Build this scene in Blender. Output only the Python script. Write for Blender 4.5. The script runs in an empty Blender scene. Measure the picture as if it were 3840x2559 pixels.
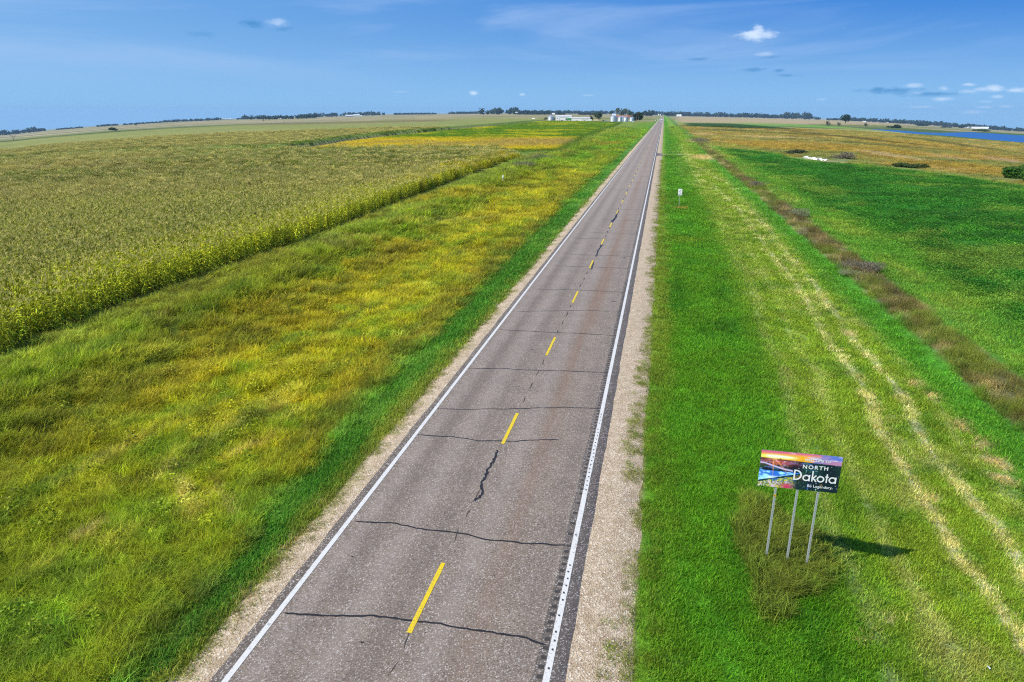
import bpy, math, random
import numpy as np
from mathutils import Vector, Matrix
random.seed(7); RNG = np.random.default_rng(7)
C = bpy.context.scene.collection
SC = bpy.context.scene

# ------------------------------------------------------------------ camera, sky, sun, exposure
F = 2560.0; TH = math.radians(18.55); YAW = math.radians(11.93); HC = 12.3; CX, CY = 1920.0, 1279.5
cam = bpy.data.cameras.new('camera'); cam.lens = 24.0; cam.sensor_width = 36.0
cam.clip_start = 0.5; cam.clip_end = 60000
camo = bpy.data.objects.new('camera', cam); C.objects.link(camo)
camo.location = (0, 0, HC); camo.rotation_euler = (math.pi/2-TH, 0, YAW)
SC.camera = camo

SUN_DIR = Vector((-0.80, -0.555, 1.0)).normalized()      # towards the sun
SUN_EL = math.asin(SUN_DIR.z); SUN_AZ = math.atan2(SUN_DIR.x, SUN_DIR.y)

W = bpy.data.worlds.new('World'); SC.world = W; W.use_nodes = True
nt = W.node_tree; nt.nodes.clear()
def nd(nt, t, **kw):
    n = nt.nodes.new(t)
    for k, v in kw.items(): setattr(n, k, v)
    return n
def math_n(nt, op, a, b=None, c=None):
    n = nd(nt, 'ShaderNodeMath', operation=op)
    for i, v in enumerate((a, b, c)):
        if v is None: continue
        if isinstance(v, (int, float)): n.inputs[i].default_value = v
        else: nt.links.new(v, n.inputs[i])
    return n.outputs[0]
def mixc(nt, fac, a, b, mode='MIX'):
    n = nd(nt, 'ShaderNodeMix', data_type='RGBA', blend_type=mode)
    for i, v in ((0, fac), (6, a), (7, b)):
        if isinstance(v, (int, float)): n.inputs[i].default_value = v
        elif isinstance(v, (tuple, list)): n.inputs[i].default_value = (*v[:3], 1)
        else: nt.links.new(v, n.inputs[i])
    return n.outputs[2]
def maprange(nt, v, a, b, c=0.0, d=1.0, smooth=True):
    n = nd(nt, 'ShaderNodeMapRange', interpolation_type='SMOOTHSTEP' if smooth else 'LINEAR')
    nt.links.new(v, n.inputs[0])
    for i, q in enumerate((a, b, c, d)): n.inputs[i+1].default_value = q
    return n.outputs[0]
sky = nd(nt, 'ShaderNodeTexSky', sky_type='NISHITA'); sky.sun_disc = False
sky.sun_elevation = SUN_EL; sky.sun_rotation = SUN_AZ; sky.altitude = 300
sky.air_density = 1.1; sky.dust_density = 0.35; sky.ozone_density = 3.0
hs = nd(nt, 'ShaderNodeHueSaturation'); hs.inputs['Saturation'].default_value = 1.30; hs.inputs['Hue'].default_value = 0.5
nt.links.new(sky.outputs[0], hs.inputs['Color'])
tc = nd(nt, 'ShaderNodeTexCoord'); sep = nd(nt, 'ShaderNodeSeparateXYZ')
nt.links.new(tc.outputs['Generated'], sep.inputs[0])
zl = maprange(nt, sep.outputs[2], -.06, 1., .15, 1., False); cz = nd(nt, 'ShaderNodeCombineXYZ')
nt.links.new(sep.outputs[0], cz.inputs[0]); nt.links.new(sep.outputs[1], cz.inputs[1]); nt.links.new(zl, cz.inputs[2])
nz_ = nd(nt, 'ShaderNodeVectorMath', operation='NORMALIZE'); nt.links.new(cz.outputs[0], nz_.inputs[0]); nt.links.new(nz_.outputs[0], sky.inputs['Vector'])
# angular coordinates of the direction looked in: azimuth (deg, 0 = along the road) and elevation (deg)
azn = math_n(nt, 'MULTIPLY', math_n(nt, 'ARCTAN2', sep.outputs[0], sep.outputs[1]), 57.29578)
eln = math_n(nt, 'MULTIPLY', math_n(nt, 'ARCSINE', sep.outputs[2]), 57.29578)
comb = nd(nt, 'ShaderNodeCombineXYZ'); nt.links.new(azn, comb.inputs[0]); nt.links.new(eln, comb.inputs[1])
kx = math_n(nt, 'MULTIPLY_ADD', math_n(nt, 'COSINE', math_n(nt, 'MULTIPLY', math_n(nt, 'SUBTRACT', azn, 57.), .0174533)), .50, .48)   # deeper away from the sun
deep = math_n(nt, 'MULTIPLY', maprange(nt, eln, -1.0, 8.6), kx)
grad = mixc(nt, deep, (1.9, 3.75, 5.9), (.0, 1.15, 4.5))
grad = mixc(nt, maprange(nt, eln, 10., 90.), grad, (.15, 1.0, 3.6))
base = mixc(nt, .90, hs.outputs[0], grad)
# thin cirrus veils, soft and wide
mp = nd(nt, 'ShaderNodeMapping'); mp.inputs['Scale'].default_value = (0.035, 0.30, 1); mp.inputs['Rotation'].default_value = (0, 0, 0.05)
nt.links.new(comb.outputs[0], mp.inputs[0])
ci = nd(nt, 'ShaderNodeTexNoise'); ci.inputs['Scale'].default_value = 1.0; ci.inputs['Detail'].default_value = 7; ci.inputs['Roughness'].default_value = 0.55
ci.inputs['Distortion'].default_value = 0.6
nt.links.new(mp.outputs[0], ci.inputs[0])
veil = math_n(nt, 'MULTIPLY', maprange(nt, ci.outputs[0], 0.44, 0.66), maprange(nt, eln, 0.8, 4.5))
base = mixc(nt, math_n(nt, 'MULTIPLY', veil, 0.48), base, (2.7, 3.9, 6.1))
def px_dir(px, py):
    u = px-CX; v = py-CY
    fw = F*math.cos(TH)-v*math.sin(TH); up = -(F*math.sin(TH)+v*math.cos(TH))
    X = u*math.cos(YAW)-fw*math.sin(YAW); Y = u*math.sin(YAW)+fw*math.cos(YAW)
    return math.degrees(math.atan2(X, Y)), math.degrees(math.atan2(up, math.hypot(X, Y)))
wn = nd(nt, 'ShaderNodeTexNoise'); wn.inputs['Scale'].default_value = 0.9; wn.inputs['Detail'].default_value = 8; wn.inputs['Roughness'].default_value = 0.62
mp2 = nd(nt, 'ShaderNodeMapping'); mp2.inputs['Scale'].default_value = (1.0, 2.6, 1)
nt.links.new(comb.outputs[0], mp2.inputs[0]); nt.links.new(mp2.outputs[0], wn.inputs[0])
# small fair-weather clouds: direction (from the picture), half width / half height in degrees, brightness, amount
CLOUDS = [  # px, py, rx, ry, tone, amount
 (2830, 133, 1.55, 0.52, 'w', .9), (2745, 142, 1.5, 0.28, 'g', .35), (2835, 120, .6, .45, 'w', .9),
 (940, 90, 0.95, 0.40, 'd', .8), (1040, 85, 0.9, 0.38, 'w', .45), (1065, 108, 0.9, 0.25, 'd', .45), (750, 128, 1.2, .3, 'd', .3),
 (2625, 222, 1.2, 0.16, 'd', .6), (2865, 205, .8, .22, 'w', .35), (2885, 215, 1.1, .15, 'd', .4), (2830, 262, 1.3, .18, 'd', .6), (2920, 264, .45, .14, 'd', .6), (2955, 284, 1.1, .14, 'd', .5),
 (3330, 340, 2.3, .26, 'd', .85), (3480, 354, 1.9, .22, 'd', .85), (3295, 335, .5, .16, 'd', .5), (3420, 322, .75, .18, 'w', .5), (3440, 350, .5, .12, 'w', .4), (3540, 332, .45, .2, 'w', .6), (3535, 372, .7, .16, 'w', .65),
 (3630, 318, .6, .12, 'w', .6), (3728, 333, .75, .27, 'w', .8), (3690, 335, .8, .14, 'w', .5), (3635, 345, .6, .16, 'w', .5), (3812, 340, .7, .2, 'w', .7), (3745, 363, .5, .14, 'w', .5),
 (3450, 402, 1.1, .12, 'w', .4), (3705, 402, .8, .12, 'w', .45), (3650, 422, 1.1, .13, 'w', .4), (3770, 400, .6, .1, 'w', .4), (3695, 382, .5, .1, 'w', .4),
 (1777, 349, .45, .22, 'w', .8), (1958, 355, .3, .12, 'w', .7), (2205, 358, .6, .12, 'w', .3), (1505, 345, .9, .1, 'w', .22), (3080, 373, .5, .12, 'w', .25)]
for (px, py, rx, ry, tone, amt) in CLOUDS:
    a0, e0 = px_dir(px, py)
    du = math_n(nt, 'DIVIDE', math_n(nt, 'SUBTRACT', azn, a0), rx)
    dv = math_n(nt, 'DIVIDE', math_n(nt, 'SUBTRACT', eln, e0), ry)
    dv2 = math_n(nt, 'MULTIPLY', dv, dv); du2 = math_n(nt, 'MULTIPLY', du, du)
    d = math_n(nt, 'SQRT', math_n(nt, 'ADD', du2, dv2))
    m = math_n(nt, 'ADD', math_n(nt, 'SUBTRACT', 1.0, d), math_n(nt, 'MULTIPLY_ADD', wn.outputs[0], 2.3, -1.1))
    m = math_n(nt, 'MULTIPLY', maprange(nt, m, -0.05, 1.05), amt)
    base = mixc(nt, m, base, {'w': (4.6, 5.6, 7.0), 'd': (.45, 1.9, 4.1), 'g': (1.6, 2.9, 5.2)}[tone])
bg = nd(nt, 'ShaderNodeBackground'); bg.inputs['Strength'].default_value = 0.128
nt.links.new(base, bg.inputs[0])
wo = nd(nt, 'ShaderNodeOutputWorld'); nt.links.new(bg.outputs[0], wo.inputs[0])

sl = bpy.data.lights.new('sun', 'SUN'); sl.energy = 4.9; sl.angle = math.radians(0.6); sl.color = (1.0, 0.94, 0.80)
so = bpy.data.objects.new('sun', sl); C.objects.link(so); so.rotation_euler = SUN_DIR.to_track_quat('Z', 'Y').to_euler(); so.location = (0, 0, 200)
SC.view_settings.view_transform = 'Standard'; SC.view_settings.look = 'None'; SC.view_settings.gamma = 1.0
SC.view_settings.use_curve_mapping = False; SC.view_settings.exposure = 0.25
SC.render.engine = 'CYCLES'
SC.cycles.max_bounces = 6; SC.cycles.transparent_max_bounces = 8; SC.cycles.volume_bounces = 0
SC.cycles.use_denoising = False; SC.cycles.pixel_filter_type = 'BLACKMAN_HARRIS'; SC.cycles.filter_width = 1.15
SC.cycles.use_adaptive_sampling = False

# ------------------------------------------------------------------ noise and terrain
def _h(ix, iy, s):
    n = (ix.astype(np.int64)*374761393 + iy.astype(np.int64)*668265263 + s*1442695041) & 0xffffffff
    n = ((n ^ (n >> 13))*1274126177) & 0xffffffff
    n = n ^ (n >> 16)
    return (n & 0xffffff)/float(0xffffff)
def vnoise(x, y, s=0):
    ix = np.floor(x); iy = np.floor(y); fx = x-ix; fy = y-iy
    fx = fx*fx*(3-2*fx); fy = fy*fy*(3-2*fy)
    a = _h(ix, iy, s); b = _h(ix+1, iy, s); c = _h(ix, iy+1, s); d = _h(ix+1, iy+1, s)
    return (a*(1-fx)+b*fx)*(1-fy)+(c*(1-fx)+d*fx)*fy
def fbm(x, y, scale, octv=4, s=0, gain=.5):
    """0..1, mean .5; scale = size in metres of the largest patches"""
    t = 0; a = 1; n = 0; x = np.asarray(x, float)/scale; y = np.asarray(y, float)/scale
    for i in range(octv):
        t = t+a*vnoise(x+i*17.3, y-i*9.7, s+i*31); n += a; a *= gain; x = x*2.03; y = y*2.03
    return t/n
def sm(v, a, b):
    t = np.clip((np.asarray(v, float)-a)/(b-a), 0, 1); return t*t*(3-2*t)
HP = [(-2500, 92), (0, 82), (170, 64), (361, 50), (612, 34), (850, 24), (1197, 14), (1452, 6), (1792, 2), (1920, 1), (2200, 2), (2489, 7), (2564, 11),
      (2960, 20), (3200, 28), (3386, 38), (3621, 53), (3840, 68), (6300, 80)]
AZT = np.array([math.atan2(x-CX, 2700) for x, d in HP])
AT = np.array([d*.948/math.hypot(2700, x-CX) for x, d in HP])
AZT = np.concatenate([[-math.pi], AZT, [math.pi]]); AT = np.concatenate([[.006], AT, [.006]])
_az = np.linspace(-math.pi, math.pi, 2881); _a = np.interp(_az, AZT, AT)
_k = np.hanning(17); _k /= _k.sum(); _a = np.convolve(np.pad(_a, 8, mode='wrap'), _k, 'valid')
def base_z(x, y):
    x = np.asarray(x, float); y = np.asarray(y, float)
    r = np.hypot(x, y)+1e-6; az = np.arctan2(x, y)+YAW
    az = (az+math.pi) % (2*math.pi)-math.pi
    return -np.interp(az, _az, _a)*r*sm(np.log(r), math.log(60), math.log(700))
def ray(px, py):
    u = px-CX; v = py-CY
    fw = F*math.cos(TH)-v*math.sin(TH); up = -(F*math.sin(TH)+v*math.cos(TH))
    return u*math.cos(YAW)-fw*math.sin(YAW), u*math.sin(YAW)+fw*math.cos(YAW), up
LAKE_Z = -25.0
def at_z(px, py, z):
    X, Y, up = ray(px, py); t = (z-HC)/up; return X*t, Y*t
LAKE = [at_z(px, py, LAKE_Z) for px, py in [(3147, 482), (3240, 484.5), (3335, 487.6), (3400, 492), (3453, 496.5), (3520, 499), (3604, 497.5), (3638, 496.5), (3720, 501), (3840, 509),
        (4150, 524), (4250, 560), (3960, 553), (3840, 535.5), (3720, 525), (3600, 514), (3520, 508), (3453, 503.5), (3370, 498.5), (3285, 492.5), (3200, 486)]]
def poly_dist(x, y, P):
    """signed distance to polygon, negative inside"""
    x = np.asarray(x, float); y = np.asarray(y, float)
    d = np.full(x.shape, 1e18); ins = np.zeros(x.shape, bool); n = len(P)
    for i in range(n):
        x1, y1 = P[i]; x2, y2 = P[(i+1) % n]; ex, ey = x2-x1, y2-y1
        t = np.clip(((x-x1)*ex+(y-y1)*ey)/(ex*ex+ey*ey+1e-12), 0, 1)
        d = np.minimum(d, (x-x1-t*ex)**2+(y-y1-t*ey)**2)
        c = ((y1 > y) != (y2 > y)) & (x < (x2-x1)*(y-y1)/((y2-y1) if y2 != y1 else 1e-12)+x1)
        ins ^= c
    d = np.sqrt(d); return np.where(ins, -d, d)
def soft_z(x, y):
    z = base_z(x, y)
    d = poly_dist(x, y, LAKE)
    m = 1-sm(d, 3, 170)
    z = z*(1-m)+(LAKE_Z+.35)*m
    return np.where(d < 4, LAKE_Z-.5+.85*sm(d, -6, 4), z)
def ground_z(x, y):
    """terrain with the road's embankment, ditches and humps"""
    x = np.asarray(x, float); y = np.asarray(y, float)
    r = np.hypot(x, y); z = soft_z(x, y)
    near = np.exp(-(r/420.)**2)
    cross = -.62*np.exp(-((x-9.5)/4.2)**2)*sm(x, 2, 4.5)+.12*np.exp(-((x-16.5)/1.6)**2)-.25*sm(x, 18.5, 25)
    cross = cross-.75*np.exp(-((x+22)/6.5)**2)-.12*sm(-x, 11, 14)+.25*np.exp(-((x+29.5)/2.6)**2)*(.4+1.2*fbm(x, y, 6, 3, 5))
    hump = (fbm(x, y, 2.2, 4, 11)-.5)*.60*(sm(-x, 12.5, 17)*(1-sm(-x, 33, 35))+sm(x, 14.2, 15.2)*(1-sm(x, 18, 19)))
    hump = hump+(fbm(x, y, 3.5, 3, 12)-.5)*.10*sm(x, 1.5, 4)*(1-sm(x, 13, 15))
    hump = hump+(fbm(x, y, 2.0, 4, 13)-.5)*.7*sm(-x, 23, 27)*(1-sm(-x, 32.5, 34.5))
    z = z+near*(cross+hump)
    e = sm(x, -10.45, -9.95)*(1-sm(x, .0, .5))
    return z-e*np.minimum(.10+.0007*r, .9)
def project(x, y, z):
    X = np.asarray(x, float); Y = np.asarray(y, float); Z = np.asarray(z, float)-HC
    u = X*math.cos(YAW)+Y*math.sin(YAW); fw = -X*math.sin(YAW)+Y*math.cos(YAW)
    dep = fw*math.cos(TH)-Z*math.sin(TH); dn = -Z*math.cos(TH)-fw*math.sin(TH)
    ok = dep > .5; dep = np.where(ok, dep, 1)
    return np.where(ok, CX+F*u/dep, -99999.), np.where(ok, CY+F*dn/dep, 99999.), dep
def pix(px, py, rmax=7500):
    """ground point seen at a pixel of the photograph"""
    X, Y, up = ray(px, py); h = math.hypot(X, Y); X /= h; Y /= h; up /= h
    r = np.geomspace(8, rmax, 1500)
    d = HC+up*r-ground_z(X*r, Y*r)
    i = np.where(d < 0)[0]
    if len(i) == 0: q = rmax
    else:
        i = i[0]
        if i == 0: q = r[0]
        else: q = r[i-1]+(r[i]-r[i-1])*d[i-1]/(d[i-1]-d[i])
    return X*q, Y*q
def gz(x, y): return float(ground_z(np.array([x]), np.array([y]))[0])
def PP(*pts): return [pix(*p) for p in pts]

# ------------------------------------------------------------------ fields (outlines on the ground)
CORN1 = PP((0, 1357), (163, 1268), (650, 1070), (1142, 906), (1550, 735), (1960, 588), (1860, 566), (1500, 570), (1091, 577), (932, 576), (466, 586), (0, 614), (-300, 640))+[(-130, 5), (-33, 5)]
CORN2 = PP((-300, 635), (0, 607), (466, 581), (932, 571), (1060, 566), (1300, 530), (1500, 506), (1700, 486), (1900, 468), (2046, 454), (2030, 447.5), (1700, 452), (1400, 458), (1000, 468), (680, 484), (425, 501), (0, 539), (-300, 566))
SOY = PP((1100, 577), (1300, 574), (1500, 574), (1800, 570), (2120, 573), (2200, 520), (2290, 482), (2330, 462), (2200, 458), (2052, 456), (1900, 472), (1700, 491), (1500, 512), (1300, 537), (1130, 568))
ALF = PP((2635, 548), (2700, 558), (2848, 572), (3024, 604), (3200, 618), (3319, 632), (3554, 663), (3840, 703), (4100, 745))+[(160, 30), (21, 12), (20.8, 60), (21.0, 110), (21.5, 180), (21.5, 250)]
DARKSTRIP = PP((2568, 460), (2737, 463), (2947, 480), (2990, 486), (2769, 483), (2574, 474))

_A = [(2560+a/1.5375, 480+b/1.5375) for a, b in [(40, 220), (100, 325), (190, 345), (310, 450), (400, 560), (480, 690), (600, 820), (700, 960), (780, 1130), (880, 1290)]]+[(3000+a/1.7417, 1400+b/1.7417) for a, b in [(380, 30), (460, 200), (540, 430), (650, 600), (720, 700), (820, 850), (950, 1050), (1000, 1160), (1150, 1330)]]
_B = [(2560+a/1.5375, 480+b/1.5375) for a, b in [(20, 200), (120, 250), (290, 330), (380, 440), (500, 590), (620, 740), (760, 890), (850, 1030), (950, 1180), (1050, 1290), (1150, 1400)]]+[(3000+a/1.7417, 1400+b/1.7417) for a, b in [(570, 20), (680, 160), (760, 350), (860, 540), (1000, 700), (1150, 870), (1300, 1010), (1400, 1160), (1463, 1300)]]
def _tr(P, off, wd, am):
    W_ = sorted([pix(*p) for p in P], key=lambda q: q[1]); return ([q[0] for q in W_], [q[1] for q in W_], off, wd, am)
TRACKS = [_tr(_A, 0, .16, 1.), _tr(_B, 0, .15, .95), _tr(_B, 1.3, .12, .3), _tr(_A, -2.0, .16, .3), _tr(_A, -3.7, .2, .25)]
SGP = PP((2813, 1867), (2857, 1905), (2910, 1959), (3036, 2002), (3099, 2036), (3104, 2085), (3099, 2157), (3065, 2196), (2968, 2230), (2939, 2269), (2891, 2327), (2871, 2254), (2828, 2148), (2794, 2060), (2794, 1964))
def blob(U, V, x, y, px, py, rx, ry, ang=0., soft=.5, ns=0, nscale=4.):
    """soft patch of a colour of its own round the ground point seen at px,py; edges broken up by noise"""
    du = U-px; dv = V-py; a = math.radians(ang)
    p = (du*math.cos(a)+dv*math.sin(a))/rx; q = (-du*math.sin(a)+dv*math.cos(a))/ry
    return 1-sm(np.sqrt(p*p+q*q)+(ns-.5)*1.2, 1-soft, 1+soft)
def lerp(c, col, m):
    m = np.asarray(m)[..., None]; return c*(1-m)+np.asarray(col)*m

def strip_edge(y): return np.interp(y, [10, 16.6, 27, 47, 101], [-11.0, -11.6, -12.1, -12.6, -13.3])
def ground_color(x, y, z):
    x = np.asarray(x, float); y = np.asarray(y, float); r = np.hypot(x, y)
    U, V, _ = project(x, y, z)
    n1 = fbm(x, y, 3.0, 5, 1, .6); n2 = fbm(x, y, 14, 4, 2, .55); n3 = fbm(x, y, 60, 4, 3, .55); n4 = fbm(x, y, 260, 4, 4, .55); n0 = fbm(x, y, .5, 3, 9, .7)
    c = np.zeros(x.shape+(3,)); c[...] = (.165, .185, .045)
    # ---- distant farmland either side
    c = lerp(c, (.26, .235, .105), sm(n4, .35, .62))
    c = lerp(c, (.12, .15, .05), sm(n3, .55, .72)*.5)
    far = sm(r, 900, 2200)
    c = lerp(c, (.36, .29, .17), far*sm(n4, .3, .6)); c = lerp(c, (.19, .19, .09), far*sm(n4, .56, .7)*.8)
    # ---- left meadow x -34..-12.5
    SE = strip_edge(y); L = (1-sm(x-SE, -.1, .4))
    mead = np.zeros(x.shape+(3,)); mead[...] = (.27, .30, .014)
    mead = lerp(mead, (.33, .34, .02), sm(fbm(x+y*.02, y*.22, 6, 5, 2, .6), .45, .62)*sm(y, 14, 30)*(1-sm(y, 130, 190)))
    mead = lerp(mead, (.085, .20, .012), sm(n1+.4*n2, .70, .9)*.75)
    mead = lerp(mead, (.10, .19, .014), (1-sm(y, 12, 26))*.6)
    mead = lerp(mead, (.34, .26, .02), sm(fbm(x, y, 7, 4, 21), .56, .70)*.35*sm(y, 18, 34)*(1-sm(y, 120, 170)))
    mead = lerp(mead, (.09, .25, .014), sm(y, 150, 215)*.9)
    mead = lerp(mead, (.20, .22, .014), sm(y, 190, 240)*sm(n2, .56, .68)*.6)
    # weedy bank beside the corn and the ditch grass
    bank = .85*sm(-x+(n2-.5)*5, 25.5, 28.5)
    mead = lerp(mead, (.12, .23, .02), bank*.8)
    mead = lerp(mead, (.22, .30, .02), bank*sm(n1, .52, .68)); mead = lerp(mead, (.16, .12, .07), bank*sm(fbm(x, y, 5, 4, 23), .60, .7)*.7)
    mead = lerp(mead, (.20, .27, .05), sm(-x, 31.0, 32.5)*.6)
    ns_ = fbm(x+y*.02, y*.22, 5, 5, 27, .6)
    # flattened pale grass, brown-tinged edge beside the mown strip
    mead = lerp(mead, (.17, .17, .022), sm(x-SE+(n2-.5)*1.6, -2.6, -1.1)*.7*sm(y, 14, 26)*(1-sm(y, 110, 160)))
    for (px, py, rx, ry, an, col, am) in [
        (740, 1700, 190, 9, -35, (.50, .44, .20), .6), (690, 1860, 16, 110, -20, (.45, .42, .18), .55), (850, 1890, 14, 100, -28, (.42, .40, .17), .6), (960, 1680, 130, 8, -25, (.45, .40, .18), .5),
        (480, 1690, 260, 16, -28, (.40, .36, .10), .5), (1000, 1560, 120, 8, -25, (.42, .37, .12), .6), (330, 2010, 60, 14, -30, (.45, .38, .2), .6),
        (540, 1960, 110, 80, 0, (.14, .26, .02), .55), (280, 2190, 120, 90, 0, (.13, .24, .02), .5), (120, 2400, 200, 120, 0, (.07, .2, .015), .6), (700, 2350, 260, 90, -38, (.075, .13, .018), .6),
        (900, 1330, 420, 60, -24, (.36, .36, .02), .5), (1400, 1150, 330, 50, -30, (.34, .34, .02), .5), (1500, 930, 160, 26, 0, (.36, .27, .015), .6), (1750, 960, 120, 24, -8, (.22, .22, .015), .5),
        (1480, 960, 150, 30, -10, (.33, .23, .015), .6), (1700, 735, 200, 18, -5, (.38, .29, .012), .7), (2060, 700, 180, 14, -6, (.28, .27, .015), .6), (1980, 800, 200, 20, -6, (.36, .30, .012), .6),
        (700, 1400, 300, 50, -25, (.36, .30, .015), .45), (1110, 1210, 160, 40, -20, (.35, .25, .015), .5), (2280, 545, 60, 6, -4, (.24, .18, .02), .7), (2220, 575, 90, 6, 0, (.11, .17, .02), .5),
        (1650, 830, 180, 10, -3, (.34, .36, .1), .6), (2050, 585, 110, 9, -28, (.05, .13, .02), .8), (1985, 600, 60, 8, -25, (.19, .2, .1), .8)]:
        mead = lerp(mead, col, am*blob(U, V, x, y, px, py, rx, ry, an, ns=n1))
    mead = lerp(mead, (.085, .16, .02), sm(fbm(x, y*.3, 1.3, 5, 25, .68), .50, .64)*.65)
    mead = lerp(mead, (.42, .44, .08), sm(fbm(x, y*.4, .9, 5, 26, .7), .58, .70)*.5*sm(n2, .35, .6))
    mead = lerp(mead, (.19, .20, .025), sm(ns_, .52, .64)*.55)
    ex = np.clip(mead[..., 0]-mead[..., 1]*.98, 0, None); mead[..., 0] -= ex*.75
    c = np.where((x[..., None] < -10.6) & (x[..., None] > -42-.02*y[..., None]), lerp(c, mead, L*(1-sm(y, 900, 1400))), c)
    # ---- mown strip left of the road
    s = sm(x-SE+(n1-.5)*1.1, -.45, .25)*(1-sm(x, -10.0, -9.8))
    strip = lerp(np.zeros(x.shape+(3,))+(.055, .20, .022), (.12, .28, .045), sm(n1, .45, .7))
    strip = lerp(strip, (.20, .24, .04), sm(x+(n1-.5)*.9, -10.95, -10.35)*.8)
    c = lerp(c, strip, s*(1-sm(y, 2500, 3500)))
    c = lerp(c, (.50, .42, .33), sm(x+(n0-.5)*.7, -10.25, -10.0)*(x < -5))
    # ---- right verge
    R = sm(x, .0, .3)
    v = np.zeros(x.shape+(3,)); v[...] = (.085, .25, .012)
    v = lerp(v, (.075, .26, .016), sm(n1, .45, .68)*.7)
    v = lerp(v, (.028, .155, .008), sm(fbm(x, y*.35, 1.6, 4, 33), .52, .7)*.6*(1-sm(x, 5, 7)))
    light = .85*sm(x+(n2-.5)*2.2, 4.6, 8.0)*(1-sm(x, 12.9, 14.4))
    v = lerp(v, (.215, .325, .035), light*.95)
    v = lerp(v, (.50, .50, .26), light*sm(fbm(x, y*.3, .9, 5, 35, .7), .55, .70)*.4)
    v = lerp(v, (.04, .17, .012), light*sm(fbm(x, y, 1.7, 4, 36), .58, .7)*.6)
    for TX, TY, off, wd, am in TRACKS:
        w = (fbm(x*0+off*7, y, 7, 3, 37)-.5)*.25+(fbm(x*0, y, .8, 2, 38)-.5)*.12
        wd_ = wd*(.6+.8*fbm(x*0+off, y, 2.5, 3, 39))
        v = lerp(v, (.62, .60, .38), am*np.exp(-((x-np.interp(y, TY, TX)-off-w)/wd_)**2)*sm(n0*.5+n1*.5, .22, .42)*(1-sm(y, 260, 330)))
    v = lerp(v, (.21, .28, .04), sm(x, .0, .3)*(1-sm(x+(n1-.5)*1.0, .9, 1.5))*(.25+.6*sm(y, 28, 36))*.8)
    v = lerp(v, (.075, .27, .03), sm(x, 12.6, 13.8)*.7)
    v = lerp(v, (.30, .15, .06), blob(U, V, x, y, 2548, 780, 13, 5, 8, ns=n1)*.9)
    v = lerp(v, (.22, .26, .02), blob(U, V, x, y, 2570, 900, 60, 10, 0, ns=n1)*.3)
    for (px, py, rx, ry, an) in [(3440, 1440, 22, 12, 20), (3500, 1490, 26, 12, 20), (3740, 1740, 60, 20, 25), (3770, 1800, 60, 14, 20), (3690, 1670, 30, 18, 0), (3510, 1870, 22, 14, 0), (3620, 1600, 30, 14, 30), (3330, 2320, 30, 12, 0), (3240, 2400, 20, 10, 0), (2600, 530, 16, 5, 0), (2680, 560, 60, 16, 20), (2640, 590, 50, 10, 0)]:
        v = lerp(v, (.50, .42, .27), blob(U, V, x, y, px, py, rx, ry, an, ns=n1)*.85)
    # taller dry grass left unmown around the sign posts
    SG = SGP
    v = lerp(v, (.095, .135, .02), (1-sm(poly_dist(x, y, SG)+(n0-.5)*.9, -.30, .25))*.9)
    # hedge of dry weeds on the fence line
    hd = sm(x+(n1-.5)*.9, 14.8, 15.4)*(1-sm(x+(n1-.5)*1.2, 17.4, 18.1))
    v = lerp(v, lerp(lerp(np.zeros(x.shape+(3,))+(.125, .115, .055), (.11, .15, .03), sm(n1*.5+n2*.5, .44, .58)), (.30, .26, .17), sm(fbm(x, y, 1.3, 4, 39), .57, .70)*.75), hd)
    # pasture and the dark green crop
    pas = sm(x+(n1-.5)*1.2, 18.0, 18.8)
    pc = lerp(np.zeros(x.shape+(3,))+(.10, .28, .035), (.20, .30, .05), sm(fbm(x, y*.25, 2.2, 4, 41), .5, .68)*.7)
    v = lerp(v, pc, pas)
    da = poly_dist(x, y, ALF)
    al = np.zeros(x.shape+(3,)); al[...] = (.022, .13, .014)
    al = lerp(al, (.045, .21, .02), sm(n1, .5, .66)*.7); al = lerp(al, (.16, .28, .05), sm(fbm(x, y, 9, 5, 43, .6), .57, .7)*.6)
    al = lerp(al, (.02, .16, .02), sm(n2, .5, .66)*.5)
    am = (1-sm(da+(n1-.5)*2, -1.2, 1.2))*sm(x+(n2-.5)*5, 20.5, 25.0)
    v = lerp(v, al, am)
    # marsh: olive, straw and gold bands
    mm = sm(x, 17, 21)*sm(da+(n2-.5)*5, .5, 5.)
    ma = np.zeros(x.shape+(3,)); ma[...] = (.27, .265, .06)
    st = fbm(x*.45+y*.06, y*1.0, 26, 5, 45, .6)
    ma = lerp(ma, (.37, .27, .045), sm(st, .48, .62)*.8); ma = lerp(ma, (.15, .20, .05), sm(fbm(x*.5, y, 34, 5, 46, .6), .53, .66)*.8)
    ma = lerp(ma, (.44, .36, .20), sm(fbm(x*.4, y, 17, 5, 47, .6), .58, .70)*.7)
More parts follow.
